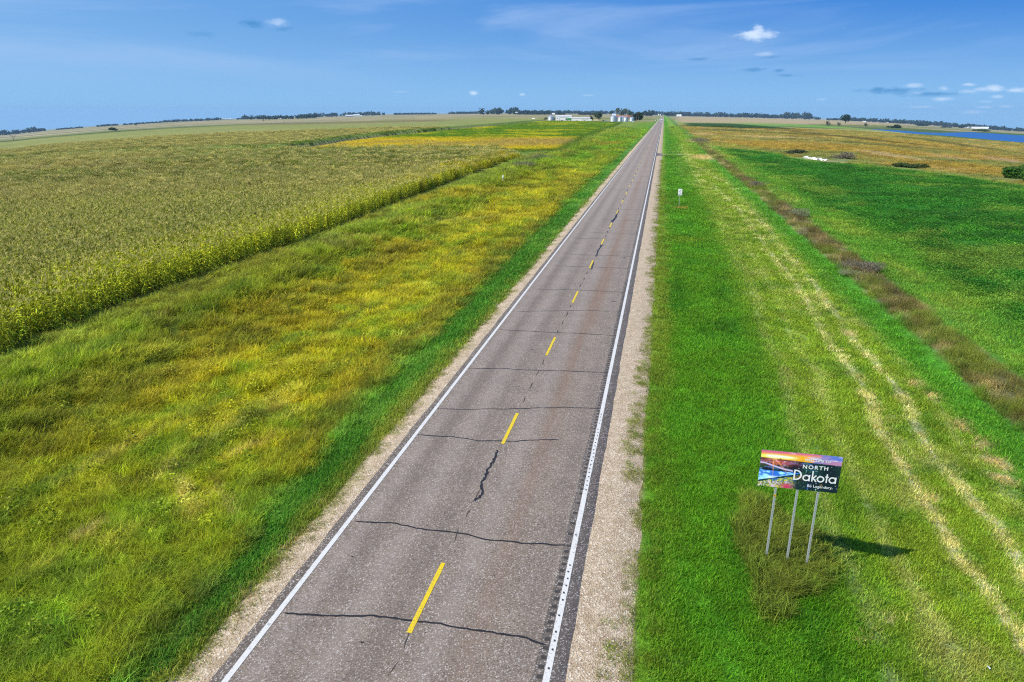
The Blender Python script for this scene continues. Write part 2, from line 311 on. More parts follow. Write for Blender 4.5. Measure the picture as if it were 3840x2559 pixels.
    for (px, py, rx, ry, an, col, amt) in [
        (2900, 548, 210, 11, 4, (.42, .285, .035), .75), (3200, 560, 260, 10, 5, (.38, .25, .03), .75), (3500, 550, 260, 8, 6, (.38, .27, .04), .7), (3400, 600, 200, 9, 9, (.33, .21, .02), .8), (3700, 640, 170, 14, 8, (.32, .22, .02), .75), (3750, 590, 160, 6, 7, (.40, .24, .05), .7),
        (3300, 545, 260, 4, 5, (.10, .11, .015), .6), (3050, 508, 200, 3, 3, (.11, .12, .02), .7), (3250, 524, 300, 3, 6, (.09, .09, .015), .8), (3600, 545, 200, 3, 8, (.10, .10, .02), .7), (2950, 490, 120, 3, 2, (.26, .14, .03), .6), (2800, 470, 260, 3, 2, (.17, .19, .05), .8),
        (3330, 583, 120, 6, 8, (.40, .36, .24), .8), (3550, 590, 90, 4, 8, (.42, .34, .22), .7), (2880, 515, 130, 4, 2, (.46, .38, .23), .7), (2640, 505, 40, 5, 4, (.42, .36, .22), .8), (3750, 600, 80, 5, 8, (.45, .34, .28), .7),
        (3000, 582, 200, 9, 6, (.21, .24, .07), .8), (3300, 622, 300, 8, 9, (.19, .24, .06), .85), (3650, 672, 250, 10, 9, (.23, .27, .06), .85), (2780, 555, 150, 7, 9, (.24, .28, .05), .8),
        (3000, 478, 180, 2.2, 2, (.05, .09, .02), .8), (2720, 490, 90, 3, 2, (.08, .11, .03), .7)]:
        ma = lerp(ma, col, amt*blob(U, V, x, y, px, py, rx, ry, an, ns=n2))
    ex = np.clip(ma[..., 0]-ma[..., 1]*1.22, 0, None); ma[..., 0] -= ex*.8; ma[..., 2] += .02
    v = lerp(v, ma, mm*(1-sm(y, 900, 1300)))
    c = lerp(c, v, R*(1-sm(y, 1200, 1700)*sm(x, 12, 30)))
    dl = poly_dist(x, y, LAKE)
    c = lerp(c, (.055, .10, .028), (1-sm(dl+(n4-.5)*120+(n3-.5)*60, 20, 120))*sm(y, 700, 900)*.85)
    c = lerp(c, (.03, .075, .012), 1-sm(poly_dist(x, y, DARKSTRIP)+(n2-.5)*14, -6, 6))
    tan = sm(V, 400, 402)*(1-sm(V, 457+.009*(U-2500)+(n3-.5)*8, 464+.012*(U-2500)+(n3-.5)*8))*sm(U, 2520, 2560)*(1-sm(U, 3500, 3700))*(x > 10)
    c = lerp(c, lerp(np.zeros(x.shape+(3,))+(.38, .29, .17), (.34, .29, .13), sm(n4, .45, .6)), tan)
    # ---- soybeans
    ds = poly_dist(x, y, SOY); so_m = 1-sm(ds, -1.5, 1.5)
    so_c = np.zeros(x.shape+(3,)); so_c[...] = (.085, .185, .010)
    w = (n3-.5)*26+(n2-.5)*10
    so_c = lerp(so_c, (.33, .34, .015), sm(fbm(x, y, 38, 6, 51, .70), .50, .60)*.85)
    yl = V+w*.6
    so_c = lerp(so_c, (.42, .36, .02), sm(yl, 517, 527)*(1-sm(n2, .52, .66)*.35))
    tn = sm(yl, 523, 529)*(1-sm(yl, 548, 553))*sm(U+(n3-.5)*500, 1650, 1850)*(1-sm(U+V*1.2, 2830, 2900))
    tn = np.maximum(tn, sm(yl, 530, 538)*(1-sm(yl, 556, 562))*sm(n2, .42, .58)*.8)
    so_c = lerp(so_c, (.29, .235, .10), tn*.85)
    so_c = lerp(so_c, (.09, .17, .012), sm(yl, 565, 569)*.6*sm(n2, .4, .55)); so_c = lerp(so_c, (.05, .13, .012), sm(ds, -7, -1)*sm(x, -60, -50))
    c = lerp(c, so_c, so_m)
    # ---- corn
    def corn_col(n_extra=0):
        k = np.zeros(x.shape+(3,)); k[...] = (.18, .235, .05)
        k = lerp(k, (.27, .27, .09), sm(n3, .42, .64)*.7)
        k = lerp(k, (.13, .17, .035), sm(fbm(x, y, 24, 5, 61, .6), .54, .68)*.6)
        return k
    k = corn_col()
    for (px, py, rx, ry, an, col, amt) in [(200, 655, 330, 15, -4, (.36, .31, .14), .6), (120, 720, 190, 14, -4, (.13, .16, .04), .6), (550, 612, 130, 6, -2, (.30, .25, .10), .6), (900, 600, 260, 5, -1, (.19, .17, .06), .5),
        (700, 650, 260, 12, -4, (.25, .23, .08), .5), (1600, 585, 180, 8, 0, (.30, .27, .07), .7), (560, 760, 300, 25, -4, (.15, .17, .05), .5)]:
        k = lerp(k, col, amt*blob(U, V, x, y, px, py, rx, ry, an, ns=n2))
    d1 = poly_dist(x, y, CORN1)
    k = lerp(k, (.34, .35, .012), sm(d1+(n2-.5)*6+(y-60)*.0, -8.5, -4.5)*.8)
    k = lerp(k, (.10, .17, .02), sm(d1, -7, -2)*(sm(y, 195, 205)+sm(-x, 90, 130)*0))
    c = lerp(c, k, (1-sm(d1, -.6, .3))*(x < -30))
    d2 = poly_dist(x, y, CORN2); k2 = corn_col()
    k2 = lerp(k2, (.25, .25, .085), .6)
    k2 = lerp(k2, (.12, .20, .03), sm(d2, -12, -3)*(1-sm(V, 588, 600))*sm(V, 452, 458)*sm(V+.115*U, 655, 665))
    c = lerp(c, k2, (1-sm(d2, -1.5, .8)))
    lb = np.interp(U, [-300, 0, 466, 932, 1100], [634, 611, 584, 574.5, 574]); c = lerp(c, (.10, .19, .03), np.exp(-((V-lb)/np.interp(U, [0, 932], [4.5, 6]))**2)*(U < 1130)*(x < -50)*.85)
    # dark green line of grass beyond it, brown streak, pale stripes of the farther fields
    if True:
        yl = np.interp(U, [-300, 0, 425, 680, 1000, 1180, 1500], [562, 534, 496, 480, 466, 461, 456])
        th = np.interp(U, [0, 425, 1000, 1400], [4, 6, 4, 1.5])
        lm = np.exp(-((V-yl)/th)**2)*(U < 1350)*(x < -50)
        c = lerp(c, (.035, .07, .018), lm*.92)
        for off, col, t in ((-9, (.17, .20, .08), 3.), (-14, (.42, .37, .24), 1.5), (-16.5, (.10, .11, .06), 1.5), (-20, (.35, .28, .18), 2.5), (-24, (.24, .23, .12), 2.)):
            ff = np.clip(.45+.55*(900-U)/900., .3, 1.)
            c = lerp(c, col, np.exp(-((V-(yl+off*ff))/(t*ff))**2)*.8*(U < 1250)*(U > -2000)*(x < -50))
        yb = np.interp(U, [900, 1200, 1690, 1800], [472, 468, 456, 454])
        c = lerp(c, (.16, .12, .065), np.exp(-((V-yb)/5.)**2)*sm(U, 850, 1000)*(1-sm(U, 1600, 1750))*.75)
    # field-scale mottling
    c = c*(1+(n1-.5)[..., None]*.35)*(1+(n2-.5)[..., None]*.22)
    return np.clip(c, .004, .9), d1, d2, ds, da

# ------------------------------------------------------------------ mesh helpers
def tag(o, label=None, cat=None, group=None, kind=None):
    if label: o['label'] = label
    if cat: o['category'] = cat
    if group: o['group'] = group
    if kind: o['kind'] = kind
    return o
def mesh_np(name, verts, faces, mats=(), parent=None, smooth=False, midx=None, attrs=None):
    """faces: (n,k) array or list"""
    me = bpy.data.meshes.new(name)
    verts = np.asarray(verts, np.float32)
    if isinstance(faces, np.ndarray):
        n, k = faces.shape
        me.vertices.add(len(verts)); me.vertices.foreach_set('co', verts.ravel())
        me.loops.add(n*k); me.loops.foreach_set('vertex_index', faces.astype(np.int32).ravel())
        me.polygons.add(n); me.polygons.foreach_set('loop_start', np.arange(0, n*k, k, dtype=np.int32))
    else:
        me.from_pydata([tuple(map(float, v)) for v in verts], [], faces)
    if midx is not None: me.polygons.foreach_set('material_index', np.asarray(midx, np.int32))
    me.update(calc_edges=True)
    if smooth: me.polygons.foreach_set('use_smooth', np.ones(len(me.polygons), bool))
    for m in mats: me.materials.append(m)
    for an, arr in (attrs or {}).items():
        arr = np.asarray(arr, np.float32)
        if arr.ndim == 2:
            a = me.attributes.new(an, 'FLOAT_COLOR', 'POINT'); a.data.foreach_set('color', np.hstack([arr, np.ones((len(arr), 1), np.float32)]).ravel())
        else:
            a = me.attributes.new(an, 'FLOAT', 'POINT'); a.data.foreach_set('value', arr)
    o = bpy.data.objects.new(name, me); C.objects.link(o)
    if parent is not None: o.parent = parent
    return o
def empty(name, loc, rz=0.):
    o = bpy.data.objects.new(name, None); C.objects.link(o); o.location = loc; o.rotation_euler = (0, 0, rz); o.empty_display_size = .3
    return o
class MB:
    def __init__(s): s.v = []; s.f = []; s.m = []
    def add(s, v, f, m=0):
        b = len(s.v); s.v += [tuple(q) for q in v]; s.f += [tuple(i+b for i in q) for q in f]; s.m += [m]*len(f); return s
    def box(s, x0, x1, y0, y1, z0, z1, m=0):
        return s.add([(x0, y0, z0), (x1, y0, z0), (x1, y1, z0), (x0, y1, z0), (x0, y0, z1), (x1, y0, z1), (x1, y1, z1), (x0, y1, z1)],
                     [(0, 3, 2, 1), (4, 5, 6, 7), (0, 1, 5, 4), (1, 2, 6, 5), (2, 3, 7, 6), (3, 0, 4, 7)], m)
    def lathe(s, prof, n=24, cx=0, cy=0, m=0, caps=True):
        v = []; f = []
        for (r, z) in prof:
            for i in range(n):
                a = 2*math.pi*i/n; v.append((cx+r*math.cos(a), cy+r*math.sin(a), z))
        for j in range(len(prof)-1):
            for i in range(n):
                k = (i+1) % n; f.append((j*n+i, j*n+k, (j+1)*n+k, (j+1)*n+i))
        if caps: f.append(tuple(range(n-1, -1, -1))); f.append(tuple((len(prof)-1)*n+i for i in range(n)))
        return s.add(v, f, m)
    def tube(s, p, q, r0, r1=None, n=6, m=0):
        r1 = r0 if r1 is None else r1; p = Vector(p); q = Vector(q); d = (q-p).normalized()
        a = d.orthogonal().normalized(); b = d.cross(a); v = []
        for c, r in ((p, r0), (q, r1)):
            for i in range(n):
                t = 2*math.pi*i/n; v.append(c+(a*math.cos(t)+b*math.sin(t))*r)
        f = [(i, (i+1) % n, n+(i+1) % n, n+i) for i in range(n)]+[tuple(range(n-1, -1, -1)), tuple(range(n, 2*n))]
        return s.add(v, f, m)
    def build(s, name, mats, parent=None, smooth=False):
        if not isinstance(mats, (list, tuple)): mats = [mats]
        return mesh_np(name, s.v, s.f, mats, parent, smooth, s.m)

# ------------------------------------------------------------------ materials
def new_mat(name):
    m = bpy.data.materials.new(name); m.use_nodes = True; t = m.node_tree; t.nodes.clear()
    out = nd(t, 'ShaderNodeOutputMaterial'); b = nd(t, 'ShaderNodeBsdfPrincipled'); t.links.new(b.outputs[0], out.inputs[0])
    b.inputs['Specular IOR Level'].default_value = .25
    return m, t, b, out
def noise_n(t, scale, detail=4, rough=.6, vec=None):
    n = nd(t, 'ShaderNodeTexNoise'); n.inputs['Scale'].default_value = scale; n.inputs['Detail'].default_value = detail; n.inputs['Roughness'].default_value = rough
    if vec is None: vec = nd(t, 'ShaderNodeTexCoord').outputs['Object']
    t.links.new(vec, n.inputs[0]); return n.outputs[0]
def simple(name, col, rough=.6, metal=0., var=.15, scale=3., spec=.3):
    m, t, b, _ = new_mat(name)
    n = noise_n(t, scale)
    k = maprange(t, n, .3, .7, 1-var, 1+var, False)
    mul = nd(t, 'ShaderNodeVectorMath', operation='SCALE'); mul.inputs[0].default_value = col; t.links.new(k, mul.inputs['Scale'])
    t.links.new(mul.outputs[0], b.inputs['Base Color']); b.inputs['Roughness'].default_value = rough; b.inputs['Metallic'].default_value = metal
    b.inputs['Specular IOR Level'].default_value = spec
    return m
def bumped(t, b, h, strength, dist):
    bp = nd(t, 'ShaderNodeBump'); bp.inputs['Strength'].default_value = strength; bp.inputs['Distance'].default_value = dist
    t.links.new(h, bp.inputs['Height']); t.links.new(bp.outputs[0], b.inputs['Normal'])
def scalev(t, col, fac):
    mul = nd(t, 'ShaderNodeVectorMath', operation='SCALE'); t.links.new(col, mul.inputs[0])
    if isinstance(fac, (int, float)): mul.inputs['Scale'].default_value = fac
    else: t.links.new(fac, mul.inputs['Scale'])
    return mul.outputs[0]
# soil and turf, coloured by what grows there
m_ground, t, b, _ = new_mat('turf')
at = nd(t, 'ShaderNodeAttribute', attribute_name='col')
pos = nd(t, 'ShaderNodeNewGeometry').outputs['Position']
k1 = maprange(t, noise_n(t, 9., 5, .7, pos), .25, .75, .55, 1.45, False)
k2 = maprange(t, noise_n(t, 1.1, 5, .65, pos), .25, .75, .72, 1.28, False)
k3 = maprange(t, noise_n(t, .13, 4, .6, pos), .25, .75, .85, 1.15, False)
t.links.new(scalev(t, scalev(t, scalev(t, at.outputs['Color'], k1), k2), k3), b.inputs['Base Color']); b.inputs['Roughness'].default_value = .9; b.inputs['Specular IOR Level'].default_value = .08
bumped(t, b, math_n(t, 'ADD', noise_n(t, 5., 5, .7, pos), math_n(t, 'MULTIPLY', noise_n(t, .6, 4, .6, pos), 2.)), .9, .25)
# leaves: colour comes with each plant, varies from blade to blade
def leaf_mat(name, transl=.35, tint=(1, 1, 1), use_inst=True, var=(.42, 1.65), fixed=None, rough=.55):
    m, t, b, out = new_mat(name)
    if fixed is None:
        at = nd(t, 'ShaderNodeAttribute', attribute_name='col'); at.attribute_type = 'INSTANCER' if use_inst else 'GEOMETRY'; src = at.outputs['Color']
    else:
        rgb = nd(t, 'ShaderNodeRGB'); rgb.outputs[0].default_value = (*fixed, 1); src = rgb.outputs[0]
    br = nd(t, 'ShaderNodeAttribute', attribute_name='br')
    mulc = nd(t, 'ShaderNodeVectorMath', operation='MULTIPLY'); mulc.inputs[1].default_value = (1.14, 1.0, .62) if fixed is None else (1, 1, 1); t.links.new(src, mulc.inputs[0])
    col = scalev(t, mulc.outputs[0], maprange(t, br.outputs['Fac'], 0, 1, var[0], var[1], False))
    yel = mixc(t, maprange(t, br.outputs['Fac'], .8, 1., 0., .35, False), col, (.42, .38, .12)) if fixed is None else col
    t.links.new(yel, b.inputs['Base Color']); b.inputs['Roughness'].default_value = rough; b.inputs['Specular IOR Level'].default_value = .12
    tr = nd(t, 'ShaderNodeBsdfTranslucent'); t.links.new(scalev(t, yel, 1.15), tr.inputs['Color'])
    mx = nd(t, 'ShaderNodeMixShader'); mx.inputs[0].default_value = transl
    t.links.new(b.outputs[0], mx.inputs[1]); t.links.new(tr.outputs[0], mx.inputs[2]); t.links.new(mx.outputs[0], out.inputs[0])
    return m
m_leaf = leaf_mat('grass_blades'); m_corn = leaf_mat('corn_leaves', .3, var=(.45, 1.7)); m_tassel = leaf_mat('corn_tassels', .2, fixed=(.62, .53, .17))
m_tree = {}
def tree_mat(key, col, var=(.55, 1.5)):
    if key not in m_tree: m_tree[key] = leaf_mat('foliage_'+key, .25, fixed=col, var=var)
    return m_tree[key]
m_bark = simple('bark', (.16, .13, .10), .9)

# ------------------------------------------------------------------ ground sheet
az_f = np.radians(np.linspace(-46, 62, 860))-YAW+math.radians(-0)     # dense in the direction of the view
az_f = np.radians(np.linspace(-56, 42, 880))
rest = np.linspace(az_f[-1], az_f[0]+2*math.pi, 70)[1:-1]
AZ = np.concatenate([az_f, rest])
RR = np.concatenate([[.0], np.geomspace(2, 10, 12)[:-1], np.geomspace(10, 9500, 560), [12000, 16000]])
nA, nR = len(AZ), len(RR)
AA, R2 = np.meshgrid(AZ, RR, indexing='xy')
GX = R2*np.sin(AA); GY = R2*np.cos(AA)
GZ = ground_z(GX, GY)
gc, gd1, gd2, gds, gda = ground_color(GX, GY, ground_z(GX, GY))
rr = np.hypot(GX, GY)
# standing corn beyond the reach of single plants: the canopy itself
raise1 = (1-sm(gd1, -3.5, -1.5))*sm(rr, 150, 230)*1.75*(GX < -30)
raise2 = (1-sm(gd2, -1.0, .5))*1.9*sm(rr, 120, 200)
up = np.maximum(raise1, raise2)
GZ = GZ+up*(1+.14*(fbm(GX, GY, 1.6, 3, 71)-.5)*4*.4)+.55*(1-sm(gds, -2, -.5))*(.8+.4*fbm(GX, GY, 2, 3, 72))
soilm = (1-sm(gd1, -.6, .3))*(1-sm(rr, 150, 230))*(GX < -30)
gc = lerp(gc, (.05, .05, .018), soilm*.8)
idx = np.arange(nR*nA).reshape(nR, nA); nxt = np.roll(idx, -1, axis=1)
q = np.stack([idx[:-1], nxt[:-1], nxt[1:], idx[1:]], -1).reshape(-1, 4)[:, ::-1]
ground = mesh_np('ground', np.stack([GX, GY, GZ], -1).reshape(-1, 3), np.ascontiguousarray(q[:, ::1]), [m_ground], smooth=True, attrs={'col': gc.reshape(-1, 3)})
tag(ground, 'flat prairie farmland of grass verges, crops and marsh reaching to the horizon', kind='structure')

# ------------------------------------------------------------------ lake
m_water, t, b, _ = new_mat('lake_water')
b.inputs['Base Color'].default_value = (.012, .09, .30, 1); b.inputs['Roughness'].default_value = .35; b.inputs['Specular IOR Level'].default_value = .5
mpw = nd(t, 'ShaderNodeMapping'); mpw.inputs['Scale'].default_value = (.25, .9, 1); t.links.new(nd(t, 'ShaderNodeTexCoord').outputs['Object'], mpw.inputs[0])
bumped(t, b, noise_n(t, .9, 5, .6, mpw.outputs[0]), .55, .6)
mb = MB(); n = len(LAKE)
o = mesh_np('lake', [(x, y, LAKE_Z) for x, y in LAKE], [tuple(range(n-1, -1, -1))], [m_water]); tag(o, 'long blue lake beyond the marsh', kind='structure')
if o.data.polygons[0].normal.z < 0: o.data.flip_normals()

# ------------------------------------------------------------------ road
def strip(name, xs, zs, y0, y1, mat, parent=None, ys=None, jitter=None):
    if ys is None: ys = np.concatenate([np.arange(y0, min(y1, 120), .5), np.geomspace(max(y0, 120), y1, 160)]) if y1 > 130 else np.arange(y0, y1+.01, .5)
    ys = np.asarray(ys); xs = np.asarray(xs, float); V = np.zeros((len(ys), len(xs), 3))
    V[..., 0] = xs[None]; V[..., 1] = ys[:, None]
    if jitter is not None: V[..., 0] += jitter(V[..., 0], V[..., 1])
    V[..., 2] = base_z(V[..., 0], V[..., 1])+np.asarray(zs)[None]
    i = np.arange(V.shape[0]*V.shape[1]).reshape(V.shape[:2])
    q = np.stack([i[:-1, :-1], i[:-1, 1:], i[1:, 1:], i[1:, :-1]], -1).reshape(-1, 4)
    return mesh_np(name, V.reshape(-1, 3), q, [mat], parent)
# gravel
m_gravel, t, b, _ = new_mat('gravel'); pos = nd(t, 'ShaderNodeNewGeometry').outputs['Position']
vor = nd(t, 'ShaderNodeTexVoronoi'); vor.inputs['Scale'].default_value = 22.; t.links.new(pos, vor.inputs[0])
sepc = nd(t, 'ShaderNodeSeparateColor'); t.links.new(vor.outputs['Color'], sepc.inputs[0])
c0 = mixc(t, maprange(t, noise_n(t, 2.2, 6, .7, pos), .35, .65), (.40, .30, .195), (.54, .42, .29))
c1 = mixc(t, maprange(t, sepc.outputs[0], .0, .35), (.30, .21, .14), c0)
c2 = mixc(t, maprange(t, sepc.outputs[1], .72, .95), c1, (.66, .56, .44))
sx = nd(t, 'ShaderNodeSeparateXYZ'); t.links.new(pos, sx.inputs[0])
dirt = math_n(t, 'MULTIPLY', maprange(t, noise_n(t, 1.3, 6, .75, pos), .5, .66), .55)
t.links.new(mixc(t, dirt, c2, (.34, .26, .16)), b.inputs['Base Color']); b.inputs['Roughness'].default_value = .95
bumped(t, b, math_n(t, 'ADD', vor.outputs['Distance'], noise_n(t, 30., 3, .6, pos)), .8, .03)
# asphalt
def asphalt(name, base, dark, tracks=True):
    m, t, b, _ = new_mat(name); pos = nd(t, 'ShaderNodeNewGeometry').outputs['Position']
    sx = nd(t, 'ShaderNodeSeparateXYZ'); t.links.new(pos, sx.inputs[0]); X = sx.outputs[0]; Y = sx.outputs[1]
    vor = nd(t, 'ShaderNodeTexVoronoi'); vor.inputs['Scale'].default_value = 38.; t.links.new(pos, vor.inputs[0])
    sc_ = nd(t, 'ShaderNodeSeparateColor'); t.links.new(vor.outputs['Color'], sc_.inputs[0])
    c = mixc(t, maprange(t, noise_n(t, .8, 6, .7, pos), .3, .7), dark, base)
    c = mixc(t, maprange(t, sc_.outputs[0], .0, .4, .65, 0.), c, (.035, .03, .03)); c = mixc(t, maprange(t, sc_.outputs[1], .78, 1., 0, .75), c, (.55, .50, .46))
    if tracks:
        mpn = nd(t, 'ShaderNodeMapping'); mpn.inputs['Scale'].default_value = (1.6, .035, 1); t.links.new(pos, mpn.inputs[0])
        sn = noise_n(t, 1., 5, .6, mpn.outputs[0])
        def band(x0, w):
            d = math_n(t, 'DIVIDE', math_n(t, 'SUBTRACT', X, x0), w); return math_n(t, 'EXPONENT', math_n(t, 'MULTIPLY', math_n(t, 'MULTIPLY', d, d), -1.))
        rust = math_n(t, 'MULTIPLY', math_n(t, 'MULTIPLY', band(-3.65, .42), maprange(t, sn, .3, .6)), maprange(t, Y, 12., 42., .18, .62))
        c = mixc(t, rust, c, (.19, .095, .05))
        for x0, w, a in ((-7.75, .35, .5), (-6.1, .38, .45), (-2.45, .3, .32)):
            c = mixc(t, math_n(t, 'MULTIPLY', math_n(t, 'MULTIPLY', band(x0, w), a), maprange(t, sn, .25, .65)), c, (.11, .088, .075))
        for x0, w, a in ((-6.95, .35, .22), (-4.6, .3, .22), (-8.4, .25, .22)):
            c = mixc(t, math_n(t, 'MULTIPLY', band(x0, w), a), c, (.34, .29, .26))
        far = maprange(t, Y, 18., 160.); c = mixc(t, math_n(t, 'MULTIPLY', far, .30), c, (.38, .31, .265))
        c = mixc(t, math_n(t, 'MULTIPLY', maprange(t, noise_n(t, 5., 5, .8, pos), .66, .74), .5), c, (.06, .05, .045))
    t.links.new(c, b.inputs['Base Color']); b.inputs['Roughness'].default_value = .85
    bumped(t, b, vor.outputs['Distance'], .5, .015)
    return m
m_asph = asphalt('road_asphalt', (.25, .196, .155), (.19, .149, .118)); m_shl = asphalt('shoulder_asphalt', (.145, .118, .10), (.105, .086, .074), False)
m_seal = simple('crack_sealant', (.022, .020, .020), .5, var=.3); m_groove = simple('worn_asphalt', (.05, .045, .042), .9, var=.3, scale=20)
def paint(name, col, wear=.5):
    m, t, b, _ = new_mat(name); pos = nd(t, 'ShaderNodeNewGeometry').outputs['Position']
    n = maprange(t, noise_n(t, 16., 6, .8, pos), .54, .66); n2_ = maprange(t, noise_n(t, 1.3, 4, .6, pos), .3, .6)
    c = mixc(t, math_n(t, 'MULTIPLY', math_n(t, 'MULTIPLY', n, n2_), wear), col, (.16, .14, .12))
    t.links.new(c, b.inputs['Base Color']); b.inputs['Roughness'].default_value = .6; return m
m_white = paint('white_road_paint', (.60, .585, .56), 1.6); m_yellow = paint('yellow_road_paint', (.68, .49, .015), 2.)
YN = -40.; YF = 3300.
road = empty('road', (0, 0, 0)); tag(road, 'straight two lane asphalt highway running to the horizon', kind='structure')
gj = lambda X, Y: (fbm(X*0+3, Y, 3., 3, 81)-.5)*.5
strip('gravel_edge', [-10.45, -10.0, -9.40, -9.10], [-.25, -.03, .0, .006], YN, YF, m_gravel, road, jitter=lambda X, Y: np.where(X < -9.8, (fbm(X*0, Y, 3., 4, 81)-.5)*.45, 0))
strip('gravel_edge', [-1.45, -.9, -.05, .50], [.006, .0, -.03, -.26], YN, YF, m_gravel, road, jitter=lambda X, Y: np.where(X > -.6, (fbm(X*0, Y, 1.5, 5, 82, .65)-.5)*.7, 0))
strip('asphalt_edge', [-9.33, -9.26, -8.92], [-.04, .012, .012], YN, YF, m_shl, road, jitter=lambda X, Y: np.where(X < -9.2, (fbm(X*0, Y, 1.2, 4, 83)-.5)*.09, 0))
strip('asphalt_edge', [-1.82, -1.36, -1.29], [.012, .012, -.04], YN, YF, m_shl, road, jitter=lambda X, Y: np.where(X > -1.5, (fbm(X*0, Y, 1.2, 4, 84)-.5)*.09, 0))
strip('rumble_strip_bed', [-2.10, -1.81], [.0165, .0165], YN, YF, m_shl, road, jitter=lambda X, Y: np.where(X < -2, (fbm(X*0, Y, 1.0, 4, 85)-.5)*.08, 0))
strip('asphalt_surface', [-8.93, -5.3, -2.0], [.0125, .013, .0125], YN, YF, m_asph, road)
strip('edge_line', [-9.00, -8.85], [.0215, .0215], YN, YF, m_white, road)
strip('edge_line', [-1.86, -1.70], [.0215, .0215], YN, YF, m_white, road)
def quad_on_road(name, pts, dz, mat):
    v = []
    for p in pts: v.append((p[0], p[1], float(base_z(p[0], p[1]))+dz))
    return mesh_np(name, v, [tuple(range(len(v)))], [mat], road)
dash_y = [(12.96, 15.8), (23.4, 26.3), (33.85, 37.0), (44.65, 47.8), (55.8, 58.85), (66.8, 69.8), (77.4, 80.7), (88.4, 91.7), (99.5, 103.1)]
y = 110.6
while y < 900: dash_y.append((y, y+3.2)); y += 11.05
for (a, b_) in [(2.0, 5.0)]+dash_y:
    x0 = -5.40+.0035*min(a, 100); w = .065
    n = 6; L_ = [(x0-w+random.uniform(-.006, .006), a+(b_-a)*i/n) for i in range(n+1)]; R_ = [(x0+w+random.uniform(-.006, .006), a+(b_-a)*i/n) for i in range(n, -1, -1)]
    d = quad_on_road('centre_dash', R_+[(x0, a-.04)][:0]+L_, .0225, m_yellow)
    if d.data.polygons[0].normal.z < 0: d.data.flip_normals()
# grooves of the rumble strip, cut through the white line where it has sunk
for i, yy in enumerate(np.arange(9.5, 52, .3)):
    w0 = -2.02 if yy < 19.5 or yy > 30 else -1.98
    if 17.6 < yy < 20.4 and i % 2: continue
    xo = random.uniform(-.02, .02)
    quad_on_road('rumble_groove', [(w0+xo, yy), (-1.885+xo, yy), (-1.885+xo, yy+.13), (w0+xo, yy+.12)], .0200, m_groove)
    if yy < 18.0 or 20.6 < yy < 27:
        if random.random() < .85: quad_on_road('rumble_groove', [(-1.80+xo, yy+.02), (-1.755+xo, yy), (-1.75+xo, yy+.07), (-1.80+xo, yy+.08)], .0262, m_groove)
# sealed transverse cracks
def ribbon(name, pts, w, mat, dz, n=7, jit=.03, closed=False):
    P = [Vector((*p, 0)) for p in pts]; Q = []
    for i in range(len(P)-1):
        for k in range(n): Q.append(P[i].lerp(P[i+1], k/n))
    Q.append(P[-1]); v = []; m = len(Q)
    off = 0
    for i, p in enumerate(Q):
        d = (Q[min(i+1, m-1)]-Q[max(i-1, 0)]).normalized(); nrm = Vector((-d.y, d.x, 0)); off = off*.7+random.uniform(-jit, jit)
        ww = w*(.75+.5*random.random())*(.35 if i in (0, m-1) else 1)
        for s_ in (1, -1):
            c_ = p+nrm*(off+s_*ww/2); v.append((c_.x, c_.y, float(base_z(c_.x, c_.y))+dz))
    f = [(2*i, 2*i+1, 2*i+3, 2*i+2) for i in range(m-1)]
    o = mesh_np(name, v, f, [mat], road)
    if o.data.polygons[0].normal.z < 0: o.data.flip_normals()
    return o
pr = lambda px, py: at_z(px, py, 0.02); s_ = 3840/2353.
CR = [[(650, 1409), (740, 1416), (850, 1415), (930, 1426), (1010, 1436), (1120, 1452), (1200, 1466), (1256, 1480)],
      [(815, 1198), (900, 1203), (980, 1217), (1060, 1228), (1140, 1242), (1220, 1250), (1306, 1254)],
      [(955, 999), (1040, 1004), (1100, 1013), (1170, 1014), (1230, 1011), (1285, 1010)],
      [(1005, 940), (1130, 940), (1210, 939), (1300, 936), (1384, 940)],
      [(1076, 848), (1150, 847), (1210, 851), (1300, 853), (1415, 857)],
      [(1148, 758), (1230, 762), (1330, 766), (1422, 772)], [(1190, 716), (1260, 715), (1340, 713), (1402, 716)],
      [(1226, 664), (1330, 667), (1447, 672)], [(1275, 611), (1370, 614), (1456, 618)], [(1310, 585), (1400, 587), (1462, 590)], [(1320, 548), (1400, 549)], [(1340, 533), (1475, 538)], [(1380, 505), (1480, 508)], [(1400, 480), (1487, 483)]]
for pl in CR: ribbon('crack_seal', [pr(a*s_, b2*s_) for a, b2 in pl], .065, m_seal, .0175)
for yy in list(np.arange(118, 420, 13.)): 
    if random.random() < .8: ribbon('crack_seal', [(-8.85, yy+random.uniform(-.3, .3)), (-6, yy+random.uniform(-.3, .3)), (-1.9, yy)], .09, m_seal, .0175)
for pl, w in (([(1144, 1034), (1138, 1050), (1130, 1068), (1117, 1090), (1110, 1110), (1106, 1130), (1092, 1152)], .09), ([(1421, 484), (1415, 500), (1405, 510)], .2), ([(1385, 562), (1375, 575), (1371, 590)], .14), ([(1365, 600), (1358, 620)], .1), ([(1416, 496), (1407, 512)], .16)):
    ribbon('centre_crack_seal', [pr(a*s_, b2*s_) for a, b2 in pl], w, m_seal, .0182, jit=.05)
